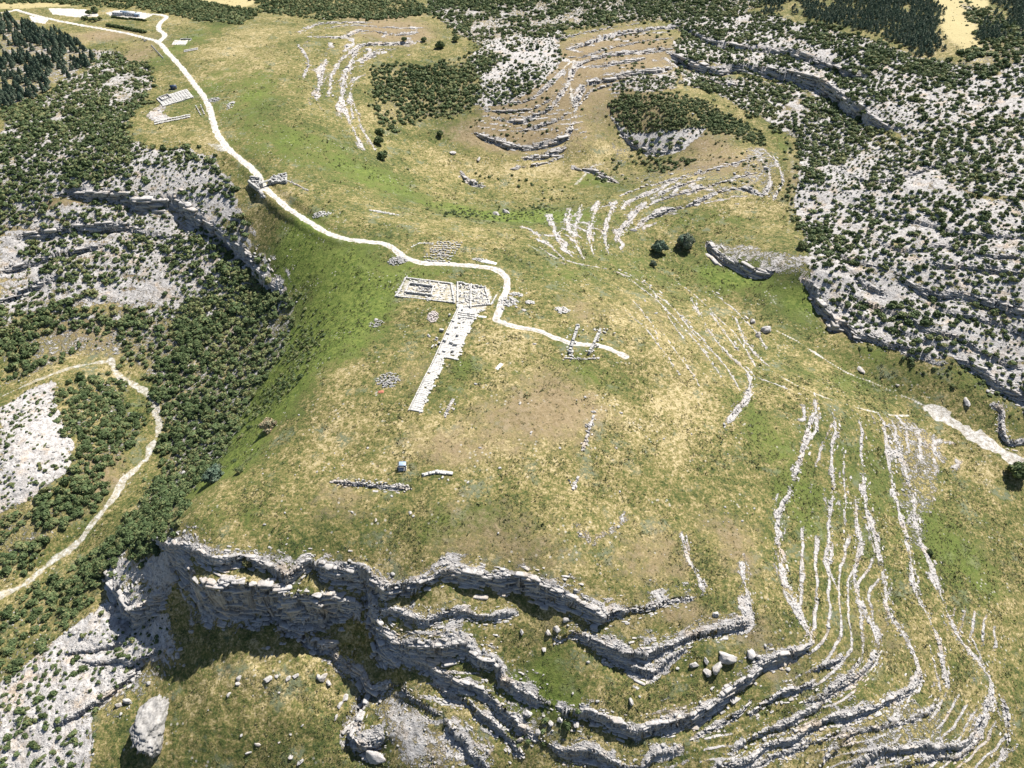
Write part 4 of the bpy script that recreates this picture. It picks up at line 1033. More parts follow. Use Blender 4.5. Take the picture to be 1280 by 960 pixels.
# ------------------------------------------------------------------ rocks
def rock_arrays(seed, n=5, rough=.34):
    r = np.random.default_rng(seed)
    v, f = cube_sphere(n)
    v = v * (1 + rough * fbm(v[:, 0] * 2 + seed, v[:, 1] * 2 + v[:, 2] * 1.7, 1.0, 3, seed)[:, None])
    for _ in range(12):
        d = rand_unit(r, 1)[0]; lim = r.uniform(.5, .85)
        p = v @ d
        v = v - np.clip(p - lim, 0, None)[:, None] * d
    v = v * np.array([r.uniform(.8, 1.15), r.uniform(.7, 1.0), r.uniform(.6, .85)])
    v = v * (1 + .22 * fbm(v[:, 0] * 4, v[:, 1] * 4 + v[:, 2] * 3.3, 1.0, 3, seed + 3, .6)[:, None])
    return v, f
rock_meshes = []
for i in range(10):
    v, f = rock_arrays(20 + i, 8)
    me = new_mesh('boulder', v, f); me.materials.append(mat_rubble2); rock_meshes.append(me)
protob = None
def boulder(px, py, rpx, label, group=None, sc=(1, 1, 1), rz=None, name='boulder'):
    global protob
    x, y, z = at(px, py); k = rpx * float(project(x, y, z)[2]) / F
    if protob is None: o = protob = link(name, rock_meshes[0])
    else:
        o = protob.copy(); o.name = name; o.data = rock_meshes[r_.integers(10)]; COL.objects.link(o)
    o.location = (x, y, z + k * .14 * sc[2]); o.scale = (k * sc[0], k * sc[1], k * sc[2])
    o.rotation_euler = (0, 0, r_.uniform(0, 6.28) if rz is None else rz)
    for key in ('group',):
        if key in o: del o[key]
    return tag(o, label, 'boulder', group)
# the tall crag at the lower left
v, f = cube_sphere(30)
v = np.sign(v) * np.abs(v) ** .8
v[:, 0] += .28 * v[:, 1] ** 2 - .1
v = v * (1 + .28 * fbm(v[:, 0] * 1.6, v[:, 1] * 2.2 + v[:, 2] * 1.3, 1.0, 4, 78, .6)[:, None])
v = v * (1 + .12 * fbm(v[:, 0] * 9, v[:, 1] * 14 + v[:, 2] * 7, 1.0, 3, 5)[:, None])
x, y, z = at(192, 908); k = float(project(x, y, z)[2]) / F
me = new_mesh('crag', v * np.array([18 * k, 36 * k, 18 * k]), f); o = link('crag', me, mat_crag); o.location = (x, y, z + 5 * k); o.rotation_euler = (0, .12, .12)
tag(o, 'tall isolated greyish crag on the grass in the lower left', 'rock')
G1 = 'boulders on the grass below the front cliff'
for a, b_, r in [(299, 848, 5), (297, 855, 4), (336, 849, 6), (346, 845, 4), (361, 848, 5), (370, 845, 6), (404, 848, 7), (410, 853, 6), (398, 846, 5), (392, 813, 5), (335, 810, 4), (286, 869, 4), (311, 941, 4), (363, 946, 4), (376, 952, 5), (322, 931, 4), (302, 919, 3), (363, 918, 3), (349, 928, 3),
                (349, 866, 3), (432, 872, 6), (425, 882, 5), (420, 897, 5), (378, 907, 3), (392, 930, 3), (276, 828, 3), (318, 810, 3), (262, 850, 2.5), (244, 902, 2.5), (282, 905, 2.5), (415, 930, 4), (340, 890, 2.5), (405, 905, 3)][:24]:
    boulder(a, b_, r * (.75 if r < 4 else .95), 'pale boulder on the grass below the front cliff', G1, sc=(r_.uniform(.8, 1.4), r_.uniform(.7, 1.2), r_.uniform(.5, .9)))
G2 = 'boulders beside the lower left crag and outcrop'
for a, b_, r in [(214, 816, 7), (222, 820, 5), (208, 810, 4), (226, 812, 4), (148, 882, 5), (160, 877, 6), (150, 770, 6), (176, 768, 5), (165, 775, 5), (140, 760, 5), (122, 775, 4), (240, 790, 4), (230, 832, 3)]:
    boulder(a, b_, r, 'grey boulder near the outcrop and crag in the lower left', G2)
G3 = 'boulders on the terraces to the right of the front gully'
for a, b_, r in [(866, 832, 6), (882, 826, 5), (884, 842, 7), (895, 836, 9), (938, 819, 9), (948, 822, 5), (847, 836, 3), (789, 878, 5), (757, 829, 3.5), (894, 768, 5), (707, 776, 5), (695, 787, 6), (686, 792, 5), (652, 790, 4), (660, 893, 7), (700, 900, 5), (688, 905, 5), (720, 905, 6), (810, 845, 5), (818, 848, 4), (740, 905, 5), (672, 915, 5), (650, 925, 5), (735, 828, 3), (680, 812, 4)]:
    boulder(a, b_, r, 'grey boulder on the rock terraces right of the front gully', G3)
boulder(911, 823, 12, 'largest grey boulder on the terraces in front, rounded and pitted', sc=(1.2, .9, .9))
boulder(470, 948, 12, 'big angular pale block below the overhang at the bottom edge', sc=(1.3, 1, .8))
boulder(957, 413, 8, 'big grey boulder on the edge of the right valley, the largest of three')
boulder(947, 420, 6, 'middle sized grey boulder left of the biggest one at the right valley edge')
boulder(940, 402, 5, 'smallest grey boulder of three at the right valley edge')
boulder(1076, 462, 5, 'pale flat rock on the floor of the right valley', sc=(1.6, 1, .5)); boulder(1122, 482, 2.5, 'small white stone lying alone in the right valley')
boulder(1208, 503, 6, 'grey rock by the bushes at the lower end of the right valley', sc=(1.5, 1, .7))
G4 = 'rocks in the grassy bowl'
for a, b_, r in [(566, 192, 5), (598, 200, 4), (645, 211, 5), (620, 268, 5), (632, 266, 5), (760, 292, 0), (792, 288, 4)]:
    if r: boulder(a, b_, r, 'grey rock lying in the grassy bowl beyond the plateau', G4, sc=(1.3, 1, .7))
G5 = 'rocks strewn over the plateau meadow'
for a, b_, r in [(513, 641, 4), (517, 645, 3), (490, 620, 3), (741, 515, 4), (776, 516, 3), (735, 540, 4), (738, 530, 3), (733, 555, 4), (728, 562, 3), (720, 608, 4), (717, 604, 3), (470, 400, 4), (536, 420, 4), (660, 378, 5), (655, 388, 4), (700, 388, 6), (706, 390, 4), (640, 378, 4), (628, 386, 4), (646, 384, 3), (664, 541, 3), (700, 560, 3), (625, 585, 3), (650, 505, 3), (575, 430, 3),
                (440, 640, 3), (470, 650, 3), (545, 425, 3), (595, 480, 3), (668, 430, 3), (820, 392, 3), (806, 376, 3), (770, 560, 3), (600, 560, 2.5), (560, 600, 2.5), (585, 603, 2.5), (460, 560, 2.5)]:
    boulder(a, b_, r * .8, 'pale rock lying in the grass on the plateau', G5, sc=(1.2, 1, .65))

# broken stone along the ledges, low weeds in the grass: uncountable
fr = project(gx, gy, GZ)
infr = (fr[0] > -30) & (fr[0] < 1310) & (fr[1] > -10) & (fr[1] < 990) & (gy > 20)
wt = np.where(infr & (flat < .1), np.clip(rock, 0, 1) ** 1.5 * (np.clip(led, 0, 1) * .8 + .2) + .012 * (fr[2] < 320) * sst(.1, .5, fbm(gx, gy, 16, 3, 201)), 0) * np.where(path > .3, .3, 1)
pick = rng.choice(len(gx), 24000, p=wt / wt.sum())
px_, py_ = gx[pick] + rng.normal(0, .4, len(pick)), gy[pick] + rng.normal(0, .4, len(pick))
sz = np.clip(rng.lognormal(-1.15, .55, len(pick)), .12, 1.5) * np.clip(fr[2][pick] / 330, .7, 1.6)
tr = [(v, f, np.full(len(v), .5)) for v, f in (rock_arrays(200 + i, 2, .3) for i in range(8))]
o = merge('rubble', tr, np.c_[px_, py_, mz(px_, py_) + sz * .15], np.c_[sz, sz * rng.uniform(.7, 1.1, len(sz)), sz * rng.uniform(.5, 1.0, len(sz))], mat_rubble, np.zeros(len(pick)), 5)
o['kind'] = 'stuff'
BP, BS, BA = [], [], []
rb = np.random.default_rng(99)
for L in LEDGES:
    P, Nn, h = L['P'], L['N'], L['h']
    n = len(P)
    wg = wiggle(P[:, 0], P[:, 1])
    sp = np.r_[np.hypot(*np.diff(P, axis=0).T), 0]
    pxx, pyy, dd = project(P[:, 0], P[:, 1], mz(P[:, 0], P[:, 1]))
    inf_ = (pxx > -20) & (pxx < 1300) & (pyy > -10) & (pyy < 990)
    size = np.clip(h * .2, .36, 1.05) * np.clip(dd / 330, .8, 1.7)
    cnt = rb.poisson(np.clip(sp / size * np.clip(h / 2.2, .38, 1) * (.8 + .75 * np.clip(h / size, 0, 13)) * np.clip(h / .6, 0, 1) * L['amt'] * np.clip(1 + 1.5 * fbm(np.arange(n) * 1.0, np.zeros(n) + L['id'] * 9, 7, 2, 23), .1, 2), 0, 26)) * inf_
    k = np.repeat(np.arange(n), cnt)
    if not len(k): continue
    w = L['w'][k]
    big = rb.uniform(0, 1, len(k)) < .86
    off = np.where(big, rb.uniform(-.5, 1.0, len(k)) * w + rb.uniform(-.5, .6, len(k)) * size[k], -np.abs(rb.normal(0, .6, len(k))) * L['rock'][0] * .9) - wg[k] * (.5 + .22 * h[k])
    off = off + np.where(rb.uniform(0, 1, len(k)) < .14, w + np.abs(rb.normal(0, 1.4, len(k))), 0)
    T = np.stack([-Nn[k, 1], Nn[k, 0]], 1)
    q = P[k] + Nn[k] * off[:, None] + T * (rb.uniform(-.6, .6, len(k)) * sp[k])[:, None]
    s = size[k] * np.clip(rb.lognormal(-.3, .5, len(k)), .25, 1.6) * np.where(big, 1, .5)
    BP.append(np.c_[q, mz(q[:, 0], q[:, 1]) + s * rb.uniform(-.25, .08, len(k))]); BS.append(np.c_[s * rb.uniform(1.0, 3.6, len(k)), s * rb.uniform(.7, 1.3, len(k)), s * rb.uniform(.25, .6, len(k))]); BA.append(np.arctan2(Nn[k, 0], -Nn[k, 1]) + rb.normal(0, .16, len(k)))
BP, BS, BA = np.vstack(BP), np.vstack(BS), np.concatenate(BA)
print('ledge blocks', len(BP))
tb = []
for i in range(10):
    v, f = cube_sphere(3)
    v = np.sign(v) * np.abs(v) ** .42 * .85
    v = v * (1 + .30 * fbm(v[:, 0] * 1.7 + i * 9, v[:, 1] * 1.7 + v[:, 2] * 2.3, 1.0, 3, 600 + i, .6)[:, None])
    tb.append((v, f, np.full(len(v), .5)))
o = merge('cliff_rock', tb, BP, BS, mat_rubble2, np.zeros(len(BP)), 8, BA)
o['kind'] = 'structure'
def tuft(seed, n=9):
    r = np.random.default_rng(seed)
    C = np.c_[r.normal(0, .45, n), r.normal(0, .45, n), r.uniform(.12, .6, n)]
    d = rand_unit(r, n); d[:, 2] = np.abs(d[:, 2])
    v, f = cards(r, C, d, .38)
    return v, f, np.repeat(r.uniform(.1, .75, n), 4)
patchy = np.clip(.35 + fbm(gx, gy, 9, 2, 111) * 1.2 + fbm(gx, gy, 45, 2, 113) * .8 + green * .5 - dry * .4, 0, 1)
wt = np.where(infr & (flat < .1) & (path < .25), np.clip(1 - rock * 1.6, 0, 1) * (patchy ** 2 + .12), 0) * np.clip(330 / fr[2], .3, 1.5)
pick = rng.choice(len(gx), 60000, p=wt / wt.sum())
px_, py_ = gx[pick] + rng.normal(0, .3, len(pick)), gy[pick] + rng.normal(0, .3, len(pick))
sz = rng.lognormal(-1.1, .45, len(pick)) * np.clip(fr[2][pick] / 330, .8, 1.6)
o = merge('weeds', [tuft(i) for i in range(10)], np.c_[px_, py_, mz(px_, py_)], np.c_[sz, sz, sz * .9], mat_weed, rng.uniform(-.25, .25, len(pick)) + dry[pick] * .3 - green[pick] * .15, 6)
o['kind'] = 'stuff'

# ------------------------------------------------------------------ ruins and buildings
class MB:
    """collects blocks into one mesh"""
    def __init__(s): s.v = []; s.f = []
    def block(s, c, size, rz=0.0, tilt=0.0, jit=0.0):
        sx, sy, sz = [q / 2 for q in size]
        ca, sa = math.cos(rz), math.sin(rz)
        b0 = len(s.v)
        bev = min(size) * .12
        for z, k in ((-sz, 0), (sz - bev, 0), (sz, bev)):
            for x, y in ((-1, -1), (1, -1), (1, 1), (-1, 1)):
                px, py, pz = x * (sx - k), y * (sy - k), z
                px += random.uniform(-jit, jit); py += random.uniform(-jit, jit); pz += random.uniform(-jit, jit) * .5
                px, pz = px * math.cos(tilt) + pz * math.sin(tilt), -px * math.sin(tilt) + pz * math.cos(tilt)
                s.v.append((c[0] + px * ca - py * sa, c[1] + px * sa + py * ca, c[2] + pz))
        for l in (0, 4):
            for i in range(4):
                j = (i + 1) % 4
                s.f.append((b0 + l + i, b0 + l + j, b0 + l + 4 + j, b0 + l + 4 + i))
        s.f.append((b0 + 8, b0 + 9, b0 + 10, b0 + 11)); s.f.append((b0 + 3, b0 + 2, b0 + 1, b0))
    def poly(s, pts, z0, z1):
        """upright prism over a quad"""
        b0 = len(s.v)
        for z in (z0, z1):
            for p in pts: s.v.append((p[0], p[1], z))
        n = len(pts)
        for i in range(n):
            j = (i + 1) % n
            s.f.append((b0 + i, b0 + j, b0 + n + j, b0 + n + i))
        s.f.append((b0 + n, b0 + n + 1, b0 + n + 2, b0 + n + 3)); s.f.append((b0 + 3, b0 + 2, b0 + 1, b0))
    def build(s, name, mat, parent=None, loc=None):
        return link(name, new_mesh(name, np.array(s.v), np.array(s.f)), mat, parent, loc)
def W2(px, py):
    x, y, z = at(px, py); return np.array([x, y, z])
def empty(name, loc, label, cat, group=None, rz=0):
    o = bpy.data.objects.new(name, None); COL.objects.link(o); o.location = loc; o.rotation_euler = (0, 0, rz)
    return tag(o, label, cat, group)
def masonry(mb, a, b, h, thick, o=(0, 0, 0), ruin=.35, course=.55, gap=None, seed=0, jit=.09):
    """a wall of coursed blocks from a to b (world), its top broken; gap=(t0,t1,h) leaves a doorway"""
    r = random.Random(seed)
    d = np.array(b[:2]) - np.array(a[:2]); L = float(np.hypot(*d)); ang = math.atan2(d[1], d[0]); u = d / L
    ncs = max(1, int(h / course))
    top = lambda t: h * (1 - ruin * (.5 + .5 * math.sin(t * 9 + seed) * math.cos(t * 4.3 + seed * 2)))
    for c in range(ncs):
        s = -r.uniform(0, .5)
        while s < L:
            w = r.uniform(.8, 1.5) * max(1.0, course / .6)
            t = min(max((s + w / 2) / L, 0), 1)
            zc = (c + .5) * course
            if zc < top(t) + .2 and not (gap and gap[0] < t < gap[1] and zc < gap[2]):
                p = np.array(a[:2]) + u * (s + w / 2)
                zg = a[2] + (b[2] - a[2]) * t
                mb.block((p[0] - o[0], p[1] - o[1], zg + zc - .25 - o[2]), (w - .05, thick * r.uniform(.85, 1.1), course - .03), ang + r.uniform(-.12, .12), 0, jit)
            s += w
def flat_mat(name, col, rough=.6, metal=0.0):
    m, t, b = new_mat(name, rough, .3)
    tc = N(t, 'ShaderNodeTexCoord')
    c2 = tuple(min(1, q * 1.25) for q in col)
    t.links.new(mixc(t, noise_node(t, tc.outputs['Object'], 2.5, 4, .6), tuple(q * .8 for q in col), c2), b.inputs['Base Color'])
    b.inputs['Metallic'].default_value = metal
    return m
mat_white = flat_mat('white render', (.72, .71, .69)); mat_blue = flat_mat('blue grey sheet metal', (.30, .38, .48), .35); mat_dark = flat_mat('dark steel', (.05, .055, .07), .5)
mat_navy = flat_mat('navy roof sheet', (.045, .07, .12), .5); mat_red = flat_mat('faded red tarpaulin', (.42, .16, .10), .8); mat_tarp = flat_mat('white tarpaulin', (.80, .79, .78), .7); mat_pink = flat_mat('pinkish stone chips', (.50, .44, .405), .9)
mat_glass = flat_mat('window glass', (.05, .07, .09), .1); mat_wood = flat_mat('weathered timber', (.30, .22, .14), .8)

blk = MB(); blk.block((0, 0, 0), (1, 1, 1), 0, 0, .06)
blk_me = new_mesh('stone_block', np.array(blk.v), np.array(blk.f)); blk_me.materials.append(mat_ashlar)
# the paved street: flagstones laid across its axis
A, B = W2(520, 512), W2(586, 384)
ax = (B - A)[:2]; SL = float(np.hypot(*ax)); ax /= SL; nx = np.array([ax[1], -ax[0]]); ang = math.atan2(ax[1], ax[0])
def edge_t(px, py):
    p = W2(px, py)[:2] - A[:2]; return float(p @ ax), float(p @ nx)
tl = [edge_t(*q) for q in ((514, 509), (541, 455), (572, 388))]; tr_ = [edge_t(*q) for q in ((526, 512), (549, 462), (553, 447))]; tr2 = [edge_t(*q) for q in ((571, 447), (583, 417), (597, 388))]
def side(t, L):
    return float(np.interp(t, [q[0] for q in L], [q[1] for q in L]))
mb = MB(); kb = MB()
t = -1.0
while t < SL - 1:
    w = random.uniform(.8, 1.4)
    lo = side(t, tl); hi = side(t, tr_) if t < tr_[2][0] else side(t, tr2)
    s = min(lo, hi); e = max(lo, hi)
    while s < e:
        l = random.uniform(.9, 2.0)
        p = A[:2] + ax * (t + w / 2) + nx * (s + l / 2)
        z = float(mz(p[0], p[1])[0])
        if random.random() < .97:
            mb.block((p[0], p[1], z + .10 + random.uniform(-.04, .06) + (.18 if random.random() < .05 else 0)), (w - .02, l - .02, .5), ang, random.uniform(-.02, .02), .02)
        s += l
    p = A[:2] + ax * t + nx * (min(lo, hi) - .35); kb.block((p[0], p[1], float(mz(p[0], p[1])[0]) + .25), (w - .03, .5, .8), ang, 0, .05)
    if t < tr_[2][0] and random.random() < .75:
        p = A[:2] + ax * t + nx * (max(lo, hi) + .2); kb.block((p[0], p[1], float(mz(p[0], p[1])[0]) + .2), (w - .03, .5, random.uniform(.5, 1.2)), ang, 0, .08)
    t += w
st_ = mb.build('paved_street', mat_ashlar); st_['kind'] = 'structure'
kr = kb.build('kerb', mat_ashlar); kr['kind'] = 'structure'

protos = None
def stone(px, py, size, rz, label, group=None, lift=0.0, name='stone_block'):
    global protos
    x, y, z = at(px, py) if not isinstance(px, np.ndarray) else (float(px[0]), float(px[1]), float(mz(px[0], px[1])[0]))
    if protos is None: o = protos = link(name, blk_me)
    else: o = protos.copy(); COL.objects.link(o)
    if 'group' in o: del o['group']
    o.location = (x, y, z + size[2] * .42 + lift); o.scale = size; o.rotation_euler = (0, 0, rz)
    return tag(o, label, 'stone block', group)
for px_, py_ in [(541, 434), (545, 433), (549, 430), (556, 427), (564, 430), (569, 432), (560, 418), (572, 420), (552, 414), (566, 402), (575, 398), (580, 403), (562, 395), (586, 392), (570, 410), (546, 424), (555, 440), (566, 440), (588, 384), (578, 388)]:
    stone(px_, py_, (random.uniform(.9, 2.2), random.uniform(.6, 1.1), random.uniform(.7, 1.3)), ang + random.choice((0, 1.57)) + random.uniform(-.3, .3), 'fallen ashlar block lying on the paved ancient street', 'fallen blocks on the paved street', .3)

# west building: low foundation walls round a sunken cella
c = [W2(496, 371), W2(507, 348), W2(564, 355), W2(568, 379)]
T = empty('temple_foundation', c[0], 'low white temple foundation with a sunken inner room, west of the paved street', 'ruin')
o_ = c[0]
for i, (a, b_, h) in enumerate(((c[0], c[1], .8), (c[1], c[2], .9), (c[2], c[3], .8), (c[3], c[0], 1.0))):
    m_ = MB(); masonry(m_, a, b_, h + .4, .9, o_, .3, .5, None, i); m_.build('outer_wall', mat_ashlar, T)
q = [W2(507, 366), W2(512, 355), W2(542, 359), W2(539, 370)]
for i, (a, b_) in enumerate(((q[0], q[1]), (q[1], q[2]), (q[2], q[3]), (q[3], q[0]))):
    m_ = MB(); masonry(m_, a, b_, 1.7, .8, o_, .3, .5, None, 9 + i); m_.build('inner_wall', mat_ashlar, T)
m_ = MB(); 
for k in range(6):
    a = W2(522 + k * 3, 362 + (k % 2) * 3); masonry(m_, a, a + np.array([1.6, .6, 0]), 1.2, .7, o_, .4, .5, None, 30 + k)
m_.build('cross_wall', mat_rubble, T)
for k in range(70):
    u, v = random.random(), random.random()
    p = (c[0] * (1 - u) + c[3] * u) * (1 - v) + (c[1] * (1 - u) + c[2] * u) * v
    e = link('floor_slab', blk_me, None, T, (p[0] - o_[0], p[1] - o_[1], float(mz(p[0], p[1])[0]) - o_[2] + .15), random.uniform(0, 3)); e.scale = (random.uniform(.5, 1.6), random.uniform(.5, 1.1), random.uniform(.4, .8))
# east building: walls and column stubs at the head of the street
c = [W2(572, 385), W2(572, 354), W2(606, 360), W2(612, 381)]
T = empty('ruined_hall', c[0], 'ruined hall of broken walls and column stubs at the head of the street', 'ruin')
o_ = c[0]
for i, (a, b_, h) in enumerate(((c[0], c[1], 1.4), (c[1], c[2], 1.5), (c[2], c[3], 1.0), (c[3], c[0], 1.1), (W2(588, 386), W2(589, 356), 1.3), (W2(574, 371), W2(609, 374), .9))):
    m_ = MB(); masonry(m_, a, b_, h, .9, o_, .65, .5, None, 50 + i); m_.build('wall', mat_ashlar, T)
tv, tf = tube_arrays([(0, 0, -.3), (0, 0, 1.0), (0, 0, 1.001)], [.42, .38, .01], 10)
stub_me = new_mesh('column_stub', tv, tf); stub_me.materials.append(mat_ashlar)
for k in range(22):
    p = W2(576 + (k % 6) * 5.2 + random.uniform(-1, 1), 360 + (k // 6) * 5.5 + random.uniform(-1, 1)) - o_
    e = link('column_stub', stub_me, parent=T, loc=p); e.scale = (1, 1, random.uniform(.5, 1.7))
for k in range(80):
    u, v = random.random(), random.random()
    p = (c[0] * (1 - u) + c[3] * u) * (1 - v) + (c[1] * (1 - u) + c[2] * u) * v
    e = link('fallen_block', blk_me, None, T, (p[0] - o_[0], p[1] - o_[1], float(mz(p[0], p[1])[0]) - o_[2] + .2), random.uniform(0, 3)); e.scale = (random.uniform(.5, 1.8), random.uniform(.5, 1.1), random.uniform(.4, 1.0))
# steps at the head of the street
T = empty('stone_steps', W2(583, 388), 'broad stone steps where the street meets the ruined hall', 'steps')
for k in range(3):
    m_ = MB(); a, b_ = W2(573, 391 + k * 2.6), W2(594, 394 + k * 2.6)
    masonry(m_, a, b_, .9, .8, W2(583, 388), .0, .45, None, 70 + k); m_.build('step', mat_ashlar, T)
# thin low walls beside the digs
def low_wall(s, h, label, seed, mat=mat_ashlar, thick=.7, name='low_wall', ruin=.3):
    P = [W2(*p) for p in parse(s)]
    m_ = MB()
    for i in range(len(P) - 1): masonry(m_, P[i], P[i + 1], h, thick, P[0], ruin, .4, None, seed + i)
    r = random.Random(seed)
    for i in range(len(P) - 1):
        n = int(np.hypot(*(P[i + 1] - P[i])[:2]) * (.5 if mat is mat_ashlar else 1.6))
        for k in range(n):
            q = P[i] + (P[i + 1] - P[i]) * r.random()
            q = q + np.array([r.gauss(0, thick * .9), r.gauss(0, thick * .9), 0])
            m_.block((q[0] - P[0][0], q[1] - P[0][1], float(mz(q[0], q[1])[0]) - P[0][2] + .1), (r.uniform(.3, 1.1), r.uniform(.3, .8), r.uniform(.3, .7)), r.uniform(0, 3), r.uniform(-.3, .3), .12)
    return tag(m_.build(name, mat, None, P[0]), label, 'wall')
low_wall('494,371 508,347', .8, 'pale straight kerb wall along the left end of the temple foundation', 81)
low_wall('614,381 620,370', .8, 'short pale wall by the bend of the path, right of the ruined hall', 83)
low_wall('556,520 566,500', .7, 'short double line of stones on the meadow right of the paved street', 85, mat_rubble2, 1.4, ruin=.8)
low_wall('514,309 524,304 540,304', .7, 'curved low wall at the left corner of the stone yard', 87)
low_wall('706,448 737,449 748,447', .8, 'line of tumbled stones between the two standing ruins', 89, mat_rubble2, ruin=.9)
low_wall('418,601 450,604 480,607 514,611', .6, 'long broken retaining wall on the front slope, below the hut', 91, mat_rubble2, .8, ruin=1.0)
low_wall('529,594 545,590 562,592', .9, 'strip of pale stones right of the hut on the front slope', 93, mat_ashlar, 1.6)
low_wall('716,612 722,598', .8, 'short rubble wall on the lower meadow', 95, mat_rubble2, 1.0, ruin=.9)
low_wall('728,562 736,538 742,520', .9, 'broken stone line running up the meadow right of centre', 97, mat_rubble2, 1.1, ruin=1.1)

# two standing ruins the footpath passes through
for k, (s, lab) in enumerate((('712,442 716,430 719,420 722,409', 'standing ruined wall with a doorway on the footpath, nearer the street'), ('736,443 742,433 746,424 750,414', 'standing ruined wall with a doorway at the end of the footpath, farther from the street'))):
    P = [W2(*p) for p in parse(s)]
    T = empty('ruined_wall', P[0], lab, 'ruin')
    m_ = MB(); masonry(m_, P[0], P[1], 2.8, 1.3, P[0], .45, .6, None, 5 + k); m_.build('pier', mat_stone, T)
    m_ = MB(); masonry(m_, P[2], P[3], 2.6, 1.3, P[0], .5, .6, None, 8 + k); m_.build('pier', mat_stone, T)
    m_ = MB(); masonry(m_, P[1], P[2], 3.4, 1.2, P[0], .2, .6, (.15, .8, 2.2), 11 + k); m_.build('doorway_wall', mat_stone, T)
    for q in range(34):
        a = P[random.randrange(4)] - P[0]
        e = link('fallen_block', blk_me, None, T, (a[0] + random.gauss(0, 1.8), a[1] + random.gauss(0, 1.6), a[2] + .25), random.uniform(0, 3)); e.scale = (random.uniform(.5, 1.3), random.uniform(.5, .9), random.uniform(.4, .9))

# the gate where the road reaches the neck of the plateau
g0 = W2(333, 235)
T = empty('ancient_gate', g0, 'ruined stone gate with two towers straddling the white road at the plateau neck', 'gate')
def tower(quad, h, seed, name):
    P = [W2(*p) for p in quad]; m_ = MB()
    zb = min(p[2] for p in P)
    for i in range(4):
        a, b_ = P[i].copy(), P[(i + 1) % 4].copy(); masonry(m_, a, b_, h + max(0, a[2] - zb) * 0, 1.2, g0, .3, .65, None, seed + i)
    cx_, cy_ = sum(p[0] for p in P) / 4, sum(p[1] for p in P) / 4
    for k in range(40):
        u, v = random.random(), random.random()
        p = (P[0] * (1 - u) + P[3] * u) * (1 - v) + (P[1] * (1 - u) + P[2] * u) * v
        m_.block((p[0] - g0[0], p[1] - g0[1], p[2] - g0[2] + h * random.uniform(.3, .62)), (random.uniform(1, 2), random.uniform(.8, 1.5), 1.2), random.uniform(0, 3), .1, .1)
    m_.build(name, mat_stone, T)
tower(((312, 231), (315, 225), (327, 227), (324, 240)), 3.6, 120, 'tower'); tower(((338, 230), (342, 223), (358, 220), (358, 229)), 2.6, 130, 'tower')
m_ = MB(); masonry(m_, W2(326, 235), W2(339, 230), 4.0, 1.6, g0, .1, .6, (.22, .75, 3.0), 140); m_.build('archway', mat_stone, T)
low_wall('359,226 372,232 384,238', 1.0, 'low rubble wall running right from the old gate', 151, mat_rubble2, ruin=.9)
def heap(px, py, rx, ry, hgt, label, n=80, mat=mat_rubble, big=.9, seed=0, name='stone_heap'):
    x, y, z = at(px, py); k = float(project(x, y, z)[2]) / F
    r = np.random.default_rng(seed + 400)
    a = r.uniform(0, 6.283, n); q = np.sqrt(r.uniform(0, 1, n))
    X, Y = np.cos(a) * q * rx * k, np.sin(a) * q * ry * k * 1.4
    Z = mz(x + X, y + Y) - z + np.clip(1 - q ** 2, 0, 1) * hgt * r.uniform(.4, 1, n)
    Vs, Fs, off = [], [], 0
    for i in range(n):
        v, f = tr[r.integers(len(tr))][:2]
        Vs.append(v * r.uniform(.4, 1.0) * big + np.array([X[i], Y[i], Z[i]])); Fs.append(f + off); off += len(v)
    o = link(name, new_mesh(name, np.vstack(Vs), np.vstack(Fs)), mat, None, (x, y, z))
    return tag(o, label, 'stone heap')
heap(497, 326, 12, 7, 1.2, 'grey heap of stones left of the temple foundation, by the path', 170, seed=1)
heap(485, 475, 15, 10, .8, 'wide scatter of pale stones on the meadow left of the paved street', 150, seed=2, big=.7)
heap(541, 396, 7, 9, 1.0, 'pinkish heap of stone chips left of the paved street', 140, mat_pink, .7, 3)
heap(636, 377, 12, 8, .9, 'loose pile of white blocks right of the path bend', 110, mat_ashlar, .9, 4)
heap(645, 368, 9, 3, .8, 'small row of white stones above the pile by the path bend', 50, mat_ashlar, .9, 5)
heap(703, 388, 10, 6, .9, 'pale stone pile on the meadow above the standing ruins', 60, mat_ashlar, .9, 6)
heap(662, 378, 6, 3, .7, 'small white stone pile on the meadow right of the path', 30, mat_ashlar, .9, 7)
heap(536, 374, 3, 3, .5, 'small stone heap inside the temple foundation', 30, mat_ashlar, .6, 8)
heap(600, 388, 6, 2, .5, 'flat white stone heap at the right foot of the street head', 30, mat_ashlar, .7, 9)
heap(470, 405, 10, 6, .6, 'grey stones strewn on the meadow left of the street, high up', 60, mat_rubble, .6, 10)
heap(600, 325, 10, 3, .8, 'white stones lined up beside the top of the path loop', 50, mat_ashlar, .8, 11)
heap(402, 268, 12, 5, .6, 'pale stones left of the path below the gate', 90, mat_ashlar, .8, 13); heap(480, 266, 18, 3, .5, 'long pale strip of stones on the grass below the gate', 120, mat_ashlar, .8, 14)
heap(268, 125, 8, 5, 1.0, 'grey stones beside the road bend opposite the excavated temple', 70, mat_rubble, 1.0, 15); heap(288, 132, 4, 9, .8, 'upright strip of white stones right of the road bend', 60, mat_ashlar, 1.0, 16)
